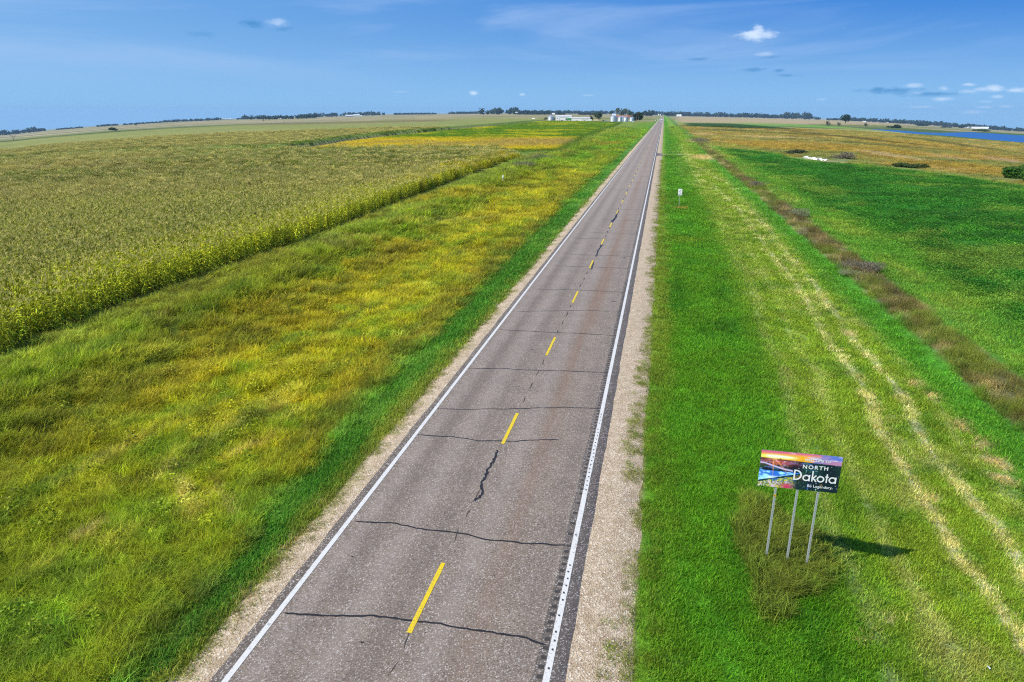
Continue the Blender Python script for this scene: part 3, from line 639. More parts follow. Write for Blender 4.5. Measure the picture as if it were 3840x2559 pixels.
# thin unsealed joint along the centre
yy = 3.
while yy < 330:
    ln = random.uniform(.2, .6)+yy*.012; x0 = -5.40+.0035*min(yy, 100)
    inside = any(a-.1 < yy < b_ for a, b_ in dash_y)
    if not inside and random.random() < .93: ribbon('centre_joint_crack', [(x0+random.uniform(-.05, .05), yy), (x0+random.uniform(-.06, .06), yy+ln)], .020+yy*.0008, m_groove, .0180, n=3, jit=.02)
    yy += ln+random.uniform(.05, .35)+yy*.02
for px, py in ((712+900*2.353/1.5687, 0),): pass
for (px, py, w) in ((1355, 2410, .06), (1320, 2090, .03), (2090, 2340, .03), (1460, 1438, .06), (1995, 1312, .07), (2015, 1470, .05), (2300, 1130, .2), (2340, 967, .18), (1850, 1530, .03)):
    x0, y0 = pr(px, py); ribbon('tar_spot', [(x0-w, y0), (x0+w, y0+.05)], w, m_seal, .0186, n=2, jit=.02)
# paved field approach on the right
ax, ay = pr(2483, 576)
v = [(-1.34, ay-9, .0), (-1.34, ay+9, .0), (1.2, ay+2.5, -.06), (1.8, ay, -.1), (1.2, ay-2.5, -.06)]
o = mesh_np('approach_apron', [(a, b2, float(base_z(a, b2))+c3+.016) for a, b2, c3 in v], [(0, 4, 3, 2, 1)], [m_shl], road)
v = [(.4, ay-2.0, .05), (.4, ay+2.0, .05), (6.5, ay+1.4, .12), (6.5, ay-1.4, .12)]
mesh_np('approach_gravel', [(a, b2, float(base_z(a, b2))+c3) for a, b2, c3 in v], [(0, 3, 2, 1)], [m_gravel], road)

# ------------------------------------------------------------------ plants, as instanced clumps
lib = bpy.data.collections.new('plant_sources')
def src(name, V, Fc, mats, br, midx=None, smooth=False):
    o = mesh_np(name, V, Fc, mats, None, smooth, midx, {'br': np.asarray(br)})
    C.objects.unlink(o); lib.objects.link(o); return o
def blades(n, rad, h0, h1, w, bend, segs=2, rng=RNG, lean=0.):
    V = []; Fc = []; B = []
    for i in range(n):
        a = rng.uniform(0, 6.283); rr_ = rad*math.sqrt(rng.uniform()); x0, y0 = rr_*math.cos(a), rr_*math.sin(a)
        h = rng.uniform(h0, h1); d = rng.uniform(0, 6.283); bd = bend*rng.uniform(.3, 1.2); ww = w*rng.uniform(.7, 1.3); sd = (-math.sin(d), math.cos(d))
        br = rng.uniform(); b0 = len(V)
        for k in range(segs+1):
            t_ = k/segs; wk = ww*(1-t_*.9)/2; ox = math.cos(d)*bd*h*t_*t_+lean*h*t_; oy = math.sin(d)*bd*h*t_*t_
            z = h*(t_-.25*bd*t_*t_)
            if k < segs: V += [(x0+ox-sd[0]*wk, y0+oy-sd[1]*wk, z), (x0+ox+sd[0]*wk, y0+oy+sd[1]*wk, z)]; B += [br, br]
            else: V.append((x0+ox, y0+oy, z)); B.append(br)
        for k in range(segs-1): Fc.append((b0+2*k, b0+2*k+1, b0+2*k+3, b0+2*k+2))
        Fc.append((b0+2*(segs-1), b0+2*(segs-1)+1, b0+2*segs))
    return V, Fc, B
lawn = [src('lawn_tuft', *(lambda q: (q[0], q[1], [m_leaf], q[2]))(blades(46, .26, .05, .13, .016, .9))) for _ in range(4)]
tall = [src('tall_tuft', *(lambda q: (q[0], q[1], [m_leaf], q[2]))(blades(40, .24, .12, .46, .019, 1.15, 3))) for _ in range(4)]
def leafy(n, rad, h, sz, stems=True, rng=RNG):
    V = []; Fc = []; B = []
    for i in range(n):
        a = rng.uniform(0, 6.283); rr_ = rad*math.sqrt(rng.uniform()); z = h*(rng.uniform(.25, 1.)*(1-.5*(rr_/rad)**2)); c_ = Vector((rr_*math.cos(a), rr_*math.sin(a), z))
        d = Vector((rng.normal(), rng.normal(), rng.normal()*.5)).normalized(); u = d.orthogonal().normalized(); s2 = sz*rng.uniform(.6, 1.4); br = rng.uniform()
        b0 = len(V); V += [tuple(c_-d*s2), tuple(c_+u*s2*.45), tuple(c_+d*s2), tuple(c_-u*s2*.45)]; B += [br]*4; Fc.append((b0, b0+1, b0+2, b0+3))
    return V, Fc, B
alf_s = [src('leafy_clump', *(lambda q: (q[0], q[1], [m_leaf], q[2]))(leafy(70, .45, .30, .035))) for _ in range(3)]
weed_s = [src('weed_clump', *(lambda q: (q[0], q[1], [m_leaf], q[2]))(leafy(60, .28, .55, .05))) for _ in range(3)]
def drytuft(rng=RNG):
    V, Fc, B = blades(34, .28, .35, .85, .012, .6, 2); V2, F2, B2 = leafy(46, .32, .75, .022)
    b0 = len(V); return V+V2, Fc+[tuple(i+b0 for i in f) for f in F2], B+B2
dry_s = [src('dry_weed', *(lambda q: (q[0], q[1], [m_leaf], q[2]))(drytuft())) for _ in range(3)]
def corn_plant(nl=11, segs=4, h=2.15, off=(0, 0), rng=RNG, wl=.11):
    V = []; Fc = []; B = []; M = []; ox, oy = off
    # stalk
    r = .014; b0 = len(V)
    for z in (0, h*.93):
        for i in range(3): a = i*2.094; V.append((ox+r*math.cos(a), oy+r*math.sin(a), z)); B.append(.4)
    for i in range(3): k = (i+1) % 3; Fc.append((b0+i, b0+k, b0+3+k, b0+3+i)); M.append(0)
    pl = rng.uniform(0, 3.14)
    for i in range(nl):
        z0 = h*(.12+.76*i/nl)+rng.uniform(-.04, .04); d = pl+(math.pi if i % 2 else 0)+rng.normal()*.45; L_ = rng.uniform(.55, .85)*(1-.35*abs(i/nl-.5)); br = rng.uniform()*(.75 if i/nl > .3 else 1.); rise = rng.uniform(.5, .8)
        b0 = len(V); sd = (-math.sin(d), math.cos(d))
        for k in range(segs+1):
            t_ = k/segs; x = L_*t_*(1-.15*t_); z = z0+L_*(rise*t_-1.05*t_*t_*rng.uniform(.8, 1.2)); wk = wl*(1-t_)**.6*(.6+.6*t_)/2 if k < segs else 0
            if k < segs: V += [(ox+math.cos(d)*x-sd[0]*wk, oy+math.sin(d)*x-sd[1]*wk, z), (ox+math.cos(d)*x+sd[0]*wk, oy+math.sin(d)*x+sd[1]*wk, z+.02)]; B += [br, br]
            else: V.append((ox+math.cos(d)*x, oy+math.sin(d)*x, z)); B.append(br)
        for k in range(segs-1): Fc.append((b0+2*k, b0+2*k+1, b0+2*k+3, b0+2*k+2)); M.append(0)
        Fc.append((b0+2*(segs-1), b0+2*(segs-1)+1, b0+2*segs)); M.append(0)
    for i in range(6):   # tassel
        d = rng.uniform(0, 6.283); L_ = rng.uniform(.16, .3); sp = 0 if i == 0 else rng.uniform(.3, .8); b0 = len(V); z0 = h*.92; br = rng.uniform()
        tx, ty, tz = math.cos(d)*L_*sp, math.sin(d)*L_*sp, L_*(1.1-.4*sp)
        V += [(ox-.009, oy, z0), (ox+.009, oy, z0), (ox+tx+.006, oy+ty, z0+tz), (ox+tx-.006, oy+ty+.006, z0+tz)]; B += [br]*4; Fc.append((b0, b0+1, b0+2, b0+3)); M.append(1)
    return V, Fc, B, M
def corn_src(name, plants, **kw):
    V = []; Fc = []; B = []; M = []
    for off in plants:
        v, f, b2, m2 = corn_plant(off=off, h=2.15*random.uniform(.93, 1.06), **kw); b0 = len(V); V += v; Fc += [tuple(i+b0 for i in q) for q in f]; B += b2; M += m2
    return src(name, V, Fc, [m_corn, m_tassel], B, M)
corn_a = [corn_src('corn_plant', [(0, 0)]) for _ in range(6)]
corn_b = [corn_src('corn_cluster', [(random.uniform(-.9, .9), random.uniform(-.9, .9)) for _ in range(16)], nl=7, segs=2, wl=.12) for _ in range(3)]

def scatter(name, pts, col, rot, scl, idx_, sources, label, cat, lean=None):
    """one stuff object: every clump placed by geometry nodes from a cloud of points"""
    n = len(pts)
    coll = bpy.data.collections.new(name+'_sources')
    for o in sources: coll.objects.link(o)
    me = bpy.data.meshes.new(name); me.vertices.add(n); me.vertices.foreach_set('co', np.asarray(pts, np.float32).ravel())
    a = me.attributes.new('col', 'FLOAT_COLOR', 'POINT'); a.data.foreach_set('color', np.hstack([col, np.ones((n, 1))]).astype(np.float32).ravel())
    a = me.attributes.new('rot', 'FLOAT_VECTOR', 'POINT'); rv = np.zeros((n, 3)); rv[:, 2] = rot
    if lean is not None: rv[:, :2] = lean
    a.data.foreach_set('vector', rv.astype(np.float32).ravel())
    a = me.attributes.new('scl', 'FLOAT_VECTOR', 'POINT'); a.data.foreach_set('vector', np.asarray(scl, np.float32).ravel())
    a = me.attributes.new('idx', 'INT', 'POINT'); a.data.foreach_set('value', np.asarray(idx_, np.int32))
    o = bpy.data.objects.new(name, me); C.objects.link(o)
    ng = bpy.data.node_groups.new(name+'_nodes', 'GeometryNodeTree')
    ng.interface.new_socket('Geometry', in_out='INPUT', socket_type='NodeSocketGeometry'); ng.interface.new_socket('Geometry', in_out='OUTPUT', socket_type='NodeSocketGeometry')
    gi = ng.nodes.new('NodeGroupInput'); go = ng.nodes.new('NodeGroupOutput'); ip = ng.nodes.new('GeometryNodeInstanceOnPoints')
    ci_ = ng.nodes.new('GeometryNodeCollectionInfo'); ci_.inputs['Collection'].default_value = coll; ci_.inputs['Separate Children'].default_value = True; ci_.inputs['Reset Children'].default_value = True
    ip.inputs['Pick Instance'].default_value = True
    def na(nm, ty):
        q_ = ng.nodes.new('GeometryNodeInputNamedAttribute'); q_.data_type = ty; q_.inputs['Name'].default_value = nm; return q_.outputs['Attribute']
    ng.links.new(gi.outputs[0], ip.inputs['Points']); ng.links.new(ci_.outputs[0], ip.inputs['Instance'])
    ng.links.new(na('idx', 'INT'), ip.inputs['Instance Index'])
    e2r = ng.nodes.new('FunctionNodeEulerToRotation'); ng.links.new(na('rot', 'FLOAT_VECTOR'), e2r.inputs[0]); ng.links.new(e2r.outputs[0], ip.inputs['Rotation'])
    ng.links.new(na('scl', 'FLOAT_VECTOR'), ip.inputs['Scale']); ng.links.new(ip.outputs[0], go.inputs[0])
    md = o.modifiers.new('scatter', 'NODES'); md.node_group = ng
    tag(o, label, cat, kind='stuff'); return o
def polar_points(D0, r0, p, rmin, rmax, a0=-60, a1=34, zone=None):
    """points whose density falls with distance, D0 per m2 up to r0"""
    rg = np.geomspace(rmin, rmax, 400); dens = D0*np.where(rg < r0, 1, (r0/rg)**p); w = math.radians(a1-a0)
    cum = np.concatenate([[0], np.cumsum(.5*(dens[1:]*rg[1:]+dens[:-1]*rg[:-1])*np.diff(rg))])*w
    n = int(cum[-1]); r = np.interp(RNG.uniform(0, cum[-1], n), cum, rg); a = np.radians(RNG.uniform(a0, a1, n))
    return r*np.sin(a), r*np.cos(a), np.where(r < r0, 1., (r/r0)**(p/2))
KEEP = [(*pix(px, py), r_) for px, py, r_ in [(3025, 597, 6), (3045, 600, 6), (3060, 601, 6), (3078, 603, 6), (3095, 606, 6), (3800, 672, 3), (2985, 578, 3), (3170, 600, 4), (3395, 632, 4), (3740, 672, 2)]]
def field(name, D0, r0, p, rmin, rmax, test, srcs, label, cat, hexp=.5, s0=1., jit=.22, gain=1., sink=.0, a0=-60, a1=34, hfun=None, lift=None, keep_off=(), own=None, road_gap=True):
    x, y, s = polar_points(D0, r0, p, rmin, rmax, a0, a1)
    pre = test(x, y)
    for kx_, ky_, kr in keep_off: pre &= np.hypot(x-kx_, (y-ky_)*.6) > kr
    if road_gap: pre &= (x-s*s0*.30 > -.15) | (x+s*s0*.30 < -9.6)
    x, y, s = x[pre], y[pre], s[pre]
    z = ground_z(x, y); c, d1, d2, ds, da = ground_color(x, y, z)
    if lift is not None: z = z+lift(x, y, d1, d2, ds)
    n = len(x)
    if own is not None: c = lerp(c, own, .85)
    c = c*gain*(1+RNG.normal(0, jit, (n, 1)))*(1+RNG.normal(0, .05, (n, 3))); c = np.clip(c, .004, .85)
    hs_ = s**hexp*RNG.uniform(.75, 1.25, n)*(hfun(x, y) if hfun else 1.)
    S = np.stack([s*s0, s*s0, hs_*s0], -1)
    P = np.stack([x, y, z-sink], -1)
    print(name, n)
    return scatter(name, P, c, RNG.uniform(0, 6.283, n), S, RNG.integers(0, len(srcs), n), srcs, label, cat, lean=RNG.normal(.0, .08, (n, 2)))
edge_n = lambda x, y, s: (fbm(x, y, 1.0, 3, s)-.5)
field('mown_grass', 34, 24, 1.75, 8, 800, lambda x, y: ((x > .22+edge_n(x, y*.6, 91)*1.4) & (x < 14.8) & (poly_dist(x, y, SGP) > -.25)), lawn, 'short bright green mown grass on the right verge of the road', 'grass', hexp=.3, s0=1.15, gain=1.25)
field('mown_grass', 34, 24, 1.75, 8, 800, lambda x, y: ((x < -9.92+edge_n(x, y*.6, 92)*1.0) & (x > strip_edge(y)-.2)), lawn, 'vivid green strip of grass along the left gravel shoulder', 'grass', hexp=.3, s0=1.4, gain=1.35)
field('shoulder_weeds', 26., 30, 1.6, 8, 200, lambda x, y: ((((x > -10.25) & (x < -9.6)) | ((x > -.85+.8*fbm(x, y, 5, 2, 94)) & (x < .7))) & (fbm(x, y, 1.0, 4, 93) > .44-.08*(x > -.2))), lawn, 'sparse weeds growing in the gravel shoulders', 'grass', s0=.8, gain=1.3, own=(.13, .20, .03), road_gap=False, lift=lambda x, y, a, b, c: .10*np.ones_like(x))
field('meadow_grass', 26, 24, 1.7, 7, 600, lambda x, y: ((x < strip_edge(y)+edge_n(x, y, 94)*.8) & (x > -34.6-.024*np.maximum(y-60, 0)) & (poly_dist(x, y, CORN1) > .1)), tall, 'tall yellow green meadow grass between the road and the corn', 'grass', jit=.38, gain=1.5,
      hfun=lambda x, y: (.35+1.3*fbm(x, y, 1.8, 4, 95))*(1+.5*sm(-x, 26, 29)*(1-sm(-x, 31, 32))), hexp=.45, s0=1.0)
field('sign_base_grass', 55, 40, 1.5, 12, 25, lambda x, y: poly_dist(x, y, SGP)+(fbm(x, y, .45, 3, 96)-.5)*.7 < .06, tall, 'unmown olive grass standing around the posts of the welcome sign', 'grass', gain=1.35, s0=1.1, jit=.45, own=(.115, .165, .03), a0=0, a1=32)
field('dry_weeds', 14, 30, 1.5, 20, 420, lambda x, y: (x > 15.1+edge_n(x, y, 97)*1.1) & (x < 17.5+edge_n(x, y, 98)*1.3), dry_s, 'line of dry brown weeds on the old fence row between mown verge and pasture', 'weeds', gain=1.55, hexp=.3, hfun=lambda x, y: .25+.9*fbm(x, y, 1.5, 4, 99), jit=.35, s0=.85)
field('pasture', 16, 32, 1.65, 20, 420, lambda x, y: (x > 17.9+edge_n(x, y, 101)) & (x < 27) & (poly_dist(x, y, ALF) > -7), lawn, 'pale green pasture grass beside the row of dry weeds', 'grass', s0=1.5, gain=1.25)
field('clover_crop', 11, 34, 1.6, 24, 420, lambda x, y: (poly_dist(x, y, ALF) < 0) & (x > 22), alf_s, 'dark green leafy forage crop right of the fence row', 'crop', gain=1.3, hexp=.4, hfun=lambda x, y: .5+1.1*fbm(x, y, 3.5, 4, 102), keep_off=KEEP)
field('marsh_grass', 1.2, 120, 1.6, 110, 900, lambda x, y: (poly_dist(x, y, ALF) > 1) & (x > 19) & (poly_dist(x, y, LAKE) > 12), tall, 'golden and olive marsh grass between the crop and the lake', 'grass', gain=1.2, s0=2.6, hexp=.3, a0=0, hfun=lambda x, y: .42, keep_off=KEEP)
field('soybeans', 1.6, 200, 1.6, 190, 1200, lambda x, y: poly_dist(x, y, SOY) < -.5, alf_s, 'ripening soybean crop turning from green to yellow in front of the farm', 'crop', gain=1.4, s0=2.2, hexp=.3, lift=lambda x, y, d1, d2, ds: .45*(1-sm(ds, -2, -.5)), a0=-40, a1=0)
field('broadleaf_weeds', .9, 40, 1.2, 8, 160, lambda x, y: ((x < -13) & (x > -32) & (fbm(x, y, 6, 3, 103)+.25*sm(-x, 25, 29)+.12*(1-sm(y, 12, 22)) > .66)), weed_s, 'bright broad leaved weeds scattered through the left meadow', 'weeds', gain=1.3, s0=1.2)
# corn: single plants on their rows near the road, clusters behind them
gx = np.arange(-165, -32, .76); gy = np.arange(4, 190, .21); X, Y = np.meshgrid(gx, gy); X = (X+RNG.normal(0, .07, X.shape)).ravel(); Y = (Y+RNG.normal(0, .05, Y.shape)).ravel()
rr_ = np.hypot(X, Y); az_ = np.degrees(np.arctan2(X, Y)); ok = (rr_ < 135+RNG.normal(0, 12, len(X))) & (az_ > -52) & (az_ < -15); X, Y = X[ok], Y[ok]
ok = poly_dist(X, Y, CORN1) < -.25; X, Y = X[ok], Y[ok]; Z = ground_z(X, Y); c, d1, *_ = ground_color(X, Y, Z); n = len(X); print('corn', n)
edge = sm(d1+RNG.normal(0, 1.2, n), -9, -4)
c = np.clip(lerp(lerp(c, (.24, .31, .05), .5), (.31, .38, .03), edge*.85)*(1+RNG.normal(0, .36, (n, 1)))*1.38, .004, .8)
hh = RNG.uniform(.82, 1.12, n)*(.93+.14*fbm(X, Y, 2.5, 3, 73))
scatter('corn', np.stack([X, Y, Z-.02], -1), c, RNG.uniform(0, 6.283, n), np.stack([hh, hh, hh], -1), RNG.integers(0, 6, n), corn_a, 'tall ripening corn with tan tassels filling the left field', 'crop', lean=RNG.normal(0, .05, (n, 2)))
field('corn_beyond', .42, 120, 1.25, 112, 560, lambda x, y: ((poly_dist(x, y, CORN1) < -.6) | (poly_dist(x, y, CORN2) < -.6)) & (x < -30), corn_b, 'farther rows of corn merging into one canopy', 'crop', gain=1.32, jit=.2, hexp=.12, s0=1.0,
      lift=lambda x, y, d1, d2, ds: np.maximum((1-sm(d1, -3.5, -1.5))*sm(np.hypot(x, y), 150, 230)*1.75*(x < -30), (1-sm(d2, -1., .5))*1.9*sm(np.hypot(x, y), 120, 200))*.9-.35*sm(np.hypot(x, y), 130, 260)*0-1.5*sm(np.hypot(x, y), 150, 230), a0=-52, a1=-4)

exec_later = True
# ------------------------------------------------------------------ trees
def crown_faces(n, R, H, z0, rng, sz, lobes=5, gap=.0):
    """leaf sprays gathered in lobes through the volume of a crown"""
    V = []; Fc = []; B = []
    LB = [(rng.normal()*R*.42, rng.normal()*R*.42, z0+H*rng.uniform(.25, .82), rng.uniform(.42, .66)) for _ in range(lobes)]
    for i in range(n):
        lx, ly, lz, lr = LB[rng.integers(lobes)]
        d = rng.normal(size=3); d /= np.linalg.norm(d); q_ = rng.uniform(.55, 1.)**.6
        c_ = Vector((lx+d[0]*R*lr*q_, ly+d[1]*R*lr*q_, lz+d[2]*H*lr*.62*q_)); s2 = sz*rng.uniform(.5, 1.3)
        a = Vector(rng.normal(size=3)).normalized(); b_ = a.orthogonal().normalized(); br = float(np.clip(rng.normal(.45, .25)+.0, 0, 1))
        b0 = len(V); V += [tuple(c_-a*s2), tuple(c_+b_*s2*.7), tuple(c_+a*s2), tuple(c_-b_*s2*.7)]; B += [br]*4; Fc.append((b0, b0+1, b0+2, b0+3))
    return V, Fc, B
def trunk_mb(h, r, lean=0.): 
    mb = MB(); mb.tube((0, 0, -.3), (lean, 0, h*.45), r, r*.7); mb.tube((lean, 0, h*.45), (lean*1.4, .1, h*.8), r*.7, r*.3)
    for k in range(4):
        a = k*1.7+.4; mb.tube((lean, 0, h*(.35+.08*k)), (lean+math.cos(a)*h*.22, math.sin(a)*h*.22, h*(.6+.06*k)), r*.4, r*.12, 5)
    return mb
PXM = lambda d: F/d
def tree(name, px, py, wpx, hpx, matkey, col, label, cat='tree', n=420, lobes=6, seed=0, shrub=False, group=None, dist=None, sz=None):
    x, y = pix(px, py); d = math.hypot(x, y)*math.cos(math.atan2(abs(px-CX), 2700)); m_ = d/F/ math.cos(TH) *1.0
    w_ = wpx*m_*.96; h_ = hpx*m_*(1.2 if name == 'brush_pile' else 1.1); rng = np.random.default_rng(seed+int(px))
    t_ = empty(name, (x, y, gz(x, y))); tag(t_, label, cat, group)
    trunk_mb(h_, h_*.028*(1.4 if not shrub else .7)).build('trunk' if not shrub else 'stem', m_bark, t_)
    z0 = h_*(.14 if not shrub else -.02); V, Fc, B = crown_faces(int(n*(4 if name == 'brush_pile' else 2.2)), w_*.56, h_-z0, z0, rng, ((sz or .1)*.55 if name == 'brush_pile' else sz) or max(w_*.068, .12), lobes*2 if name == 'brush_pile' else lobes+3)
    mx = max(v[2] for v in V); V = [(v[0], v[1], max(v[2]*h_/mx, .02)) for v in V]
    mesh_np('crown', V, Fc, [tree_mat(matkey, col)], t_, attrs={'br': np.array(B)})
    return t_
G_D = (.025, .055, .018); G_M = (.05, .085, .03); G_G = (.11, .14, .065)
tree('cottonwood_tree', 2246, 451, 24, 25, 'mid', G_M, 'rounded dark green tree standing alone between the long shed and the grain bins')
tree('shade_tree', 2383, 454, 33, 28, 'dark', G_D, 'broad dark tree right of the grain bins', n=600)
for k, (px, w_, h_) in enumerate([(2314, 20, 24), (2330, 19, 22), (2345, 20, 22), (2358, 15, 20)]):
    tree('poplar_tree', px, 437.5, w_, h_+2, 'grey', G_G, ['tallest pale grey green poplar behind the largest grain bin', 'second pale poplar in the row behind the bins, rightward of the tallest', 'third pale poplar in the row behind the grain bins', 'rightmost pale poplar in the row behind the grain bins'][k], seed=k, group='poplars behind the farm', n=380)
tree('shade_tree', 2295, 433, 18, 15, 'mid', G_M, 'green tree at the left end of the poplars behind the farm')
tree('yard_tree', 2217, 453, 15, 16, 'dusty', (.07, .075, .03), 'small dull tree at the right end of the long shed', n=250)
tree('yard_bush', 2046, 452, 12, 10, 'dark', G_D, 'dark bush left of the lone grain bin', 'bush', n=160, shrub=True)
tree('yard_bush', 2081, 452, 10, 10, 'dark', G_D, 'dark bush between the lone grain bin and the large white shed', 'bush', n=160, shrub=True)
tree('cottonwood_tree', 3169, 465, 27, 29, 'dark', G_D, 'big lone tree standing in the fields left of the lake', n=700, lobes=8)
tree('small_tree', 3103.5, 472, 13, 16, 'dark', G_D, 'small dark tree in the fields, left of the big lone tree', n=260)
tree('small_tree', 3145, 473, 11, 12, 'dusty', (.07, .075, .03), 'small greyish tree just left of the big lone tree', n=220)
tree('small_tree', 3245.5, 476, 12, 12, 'dusty', (.07, .075, .03), 'small greyish tree right of the big lone tree by the far lake shore', n=220)
tree('bank_bush', 3362, 481, 31, 12, 'dark', G_D, 'wide dark bush on the far bank above the middle of the lake', 'bush', n=300, shrub=True)
tree('bank_bush', 3332, 479, 20, 5, 'dark', G_D, 'low dark bush on the far bank, left of the wide dark bush', 'bush', n=160, shrub=True)
tree('bank_bush', 3457, 473, 34, 9, 'dark', G_D, 'dark thicket beyond the lake against the tan field', 'bush', n=300, shrub=True)
tree('bank_bush', 3545, 480, 28, 6, 'dark', G_D, 'low dark bush on the far bank where the lake widens', 'bush', n=200, shrub=True)
tree('bank_bush', 3611, 481, 36, 11, 'dark', G_D, 'dark clump left of the long white barn beyond the lake', 'bush', n=260, shrub=True)
tree('small_tree', 3636, 486, 8, 10, 'dark', G_D, 'small dark tree in front of the long white barn', n=160)
tree('bank_bush', 3690, 494, 34, 9, 'mid', G_M, 'green bushes on the far lake bank below the long white barn', 'bush', n=240, shrub=True)
tree('bank_bush', 3655, 492, 22, 6, 'dusty', (.07, .075, .03), 'small olive bush on the far lake bank, left of the green bushes', 'bush', n=180, shrub=True)
tree('lone_bush', 428, 491, 25, 11, 'dark', G_D, 'dark rounded bush alone in the far left fields', 'bush', n=260, shrub=True)
tree('lone_bush', 512, 471, 10, 6, 'dark', G_D, 'tiny dark bush farther off, right of the rounded bush at far left', 'bush', n=120, shrub=True)
tree('lone_bush', 988, 456, 6, 8, 'dark', G_D, 'small dark bush in front of the far left shelterbelt', 'bush', n=100, shrub=True)
tree('willow_shrub', 3805, 668, 80, 42, 'willow', (.045, .12, .012), 'large bright green willow shrub in the marsh at the right edge', 'shrub', n=1500, lobes=12, shrub=True, sz=.30)
tree('willow_shrub', 3885, 686, 100, 50, 'willow', (.045, .12, .012), 'willow shrub cut by the right edge, behind the large one', 'shrub', n=900, lobes=9, shrub=True, sz=.35)
tree('marsh_bush', 2985, 575, 50, 12, 'darkol', (.06, .065, .03), 'low dark bush in the marsh, just left of and above the white rubble', 'bush', n=400, shrub=True, sz=.3)
tree('marsh_bush', 2955, 577, 40, 8, 'darkol', (.06, .065, .03), 'flat dark bush at the left end of the marsh bushes', 'bush', n=260, shrub=True, sz=.3)
tree('marsh_bush', 3170, 596, 62, 22, 'greytwig', (.19, .165, .115), 'rounded grey bare bush in the marsh right of the white rubble', 'bush', n=900, shrub=True, lobes=9, sz=.16)
tree('marsh_bush', 3395, 628, 82, 14, 'darkgr', (.05, .085, .02), 'low dark green bush on the marsh edge in mid right field', 'bush', n=500, shrub=True, lobes=8, sz=.3)
tree('marsh_bush', 3465, 632, 26, 11, 'darkgr', (.05, .085, .02), 'small dark green bush beside the low one on the marsh edge', 'bush', n=250, shrub=True, sz=.25)
tree('ditch_bush', 2523, 481, 11, 5, 'darkgr', (.05, .085, .02), 'small dark bush in the right verge far up the road', 'bush', n=160, shrub=True)
tree('brush_pile', 3240, 1018, 95, 34, 'greytwig', (.19, .17, .11), 'grey tangled brush in the fence row, nearest of the grey brush', 'brush', n=1300, shrub=True, lobes=9, sz=.07)
tree('brush_pile', 3178, 1035, 60, 20, 'palegrey', (.23, .24, .13), 'pale low brush spilling onto the mown verge', 'brush', n=700, shrub=True, lobes=6, sz=.06)
tree('brush_pile', 2840, 700, 50, 16, 'greytwig', (.19, .165, .115), 'grey brush in the fence row about halfway up', 'brush', n=600, shrub=True, lobes=6, sz=.09)
tree('brush_pile', 3000, 815, 70, 26, 'palegrey', (.23, .24, .13), 'pale brush in the fence row between the two grey tangles', 'brush', n=700, shrub=True, lobes=7, sz=.08)
tree('brush_pile', 2625, 536, 60, 14, 'greytwig', (.19, .165, .115), 'grey brush where the fence row meets the marsh', 'brush', n=600, shrub=True, lobes=8, sz=.2)
tree('brush_pile', 1975, 628, 60, 16, 'greytwig', (.19, .165, .115), 'grey brush at the end of the corn on the left side', 'brush', n=900, shrub=True, lobes=9, sz=.14)
tree('brush_pile', 2040, 600, 60, 14, 'palegrey', (.23, .24, .13), 'pale brush farther along from the end of the corn', 'brush', n=600, shrub=True, lobes=7, sz=.14)
tree('brush_pile', 2345, 478, 40, 8, 'darkol', (.06, .065, .03), 'low dark brush in front of the row of grain bins', 'brush', n=300, shrub=True, lobes=7)
# bare tree at far left
x, y = pix(52, 531); d = math.hypot(x, y); mm_ = d*.82/F/math.cos(TH); bt = empty('bare_tree', (x, y, gz(x, y))); tag(bt, 'leafless grey tree alone in the fields at the left edge', 'tree')
mb = MB(); H_ = 27*mm_; mb.tube((0, 0, -.3), (0, 0, H_*.55), H_*.03, H_*.02, 5); mb.build('trunk', simple('dead_wood', (.30, .26, .22), .9), bt)
mb = MB()
def br_(p, d_, L_, r, k):
    q_ = p+d_*L_; mb.tube(p, q_, r, r*.5, 4)
    if k:
        for j in range(3): br_(p.lerp(q_, random.uniform(.5, 1)), (d_+Vector((random.uniform(-.8, .8), random.uniform(-.8, .8), random.uniform(-.1, .5)))).normalized(), L_*.62, r*.5, k-1)
for j in range(5): br_(Vector((0, 0, H_*(.3+.06*j))), Vector((math.cos(j*2.4), math.sin(j*2.4), .7)).normalized(), H_*.32, H_*.016, 3)
mb.build('branches', simple('dead_twigs', (.26, .23, .20), .9), bt)
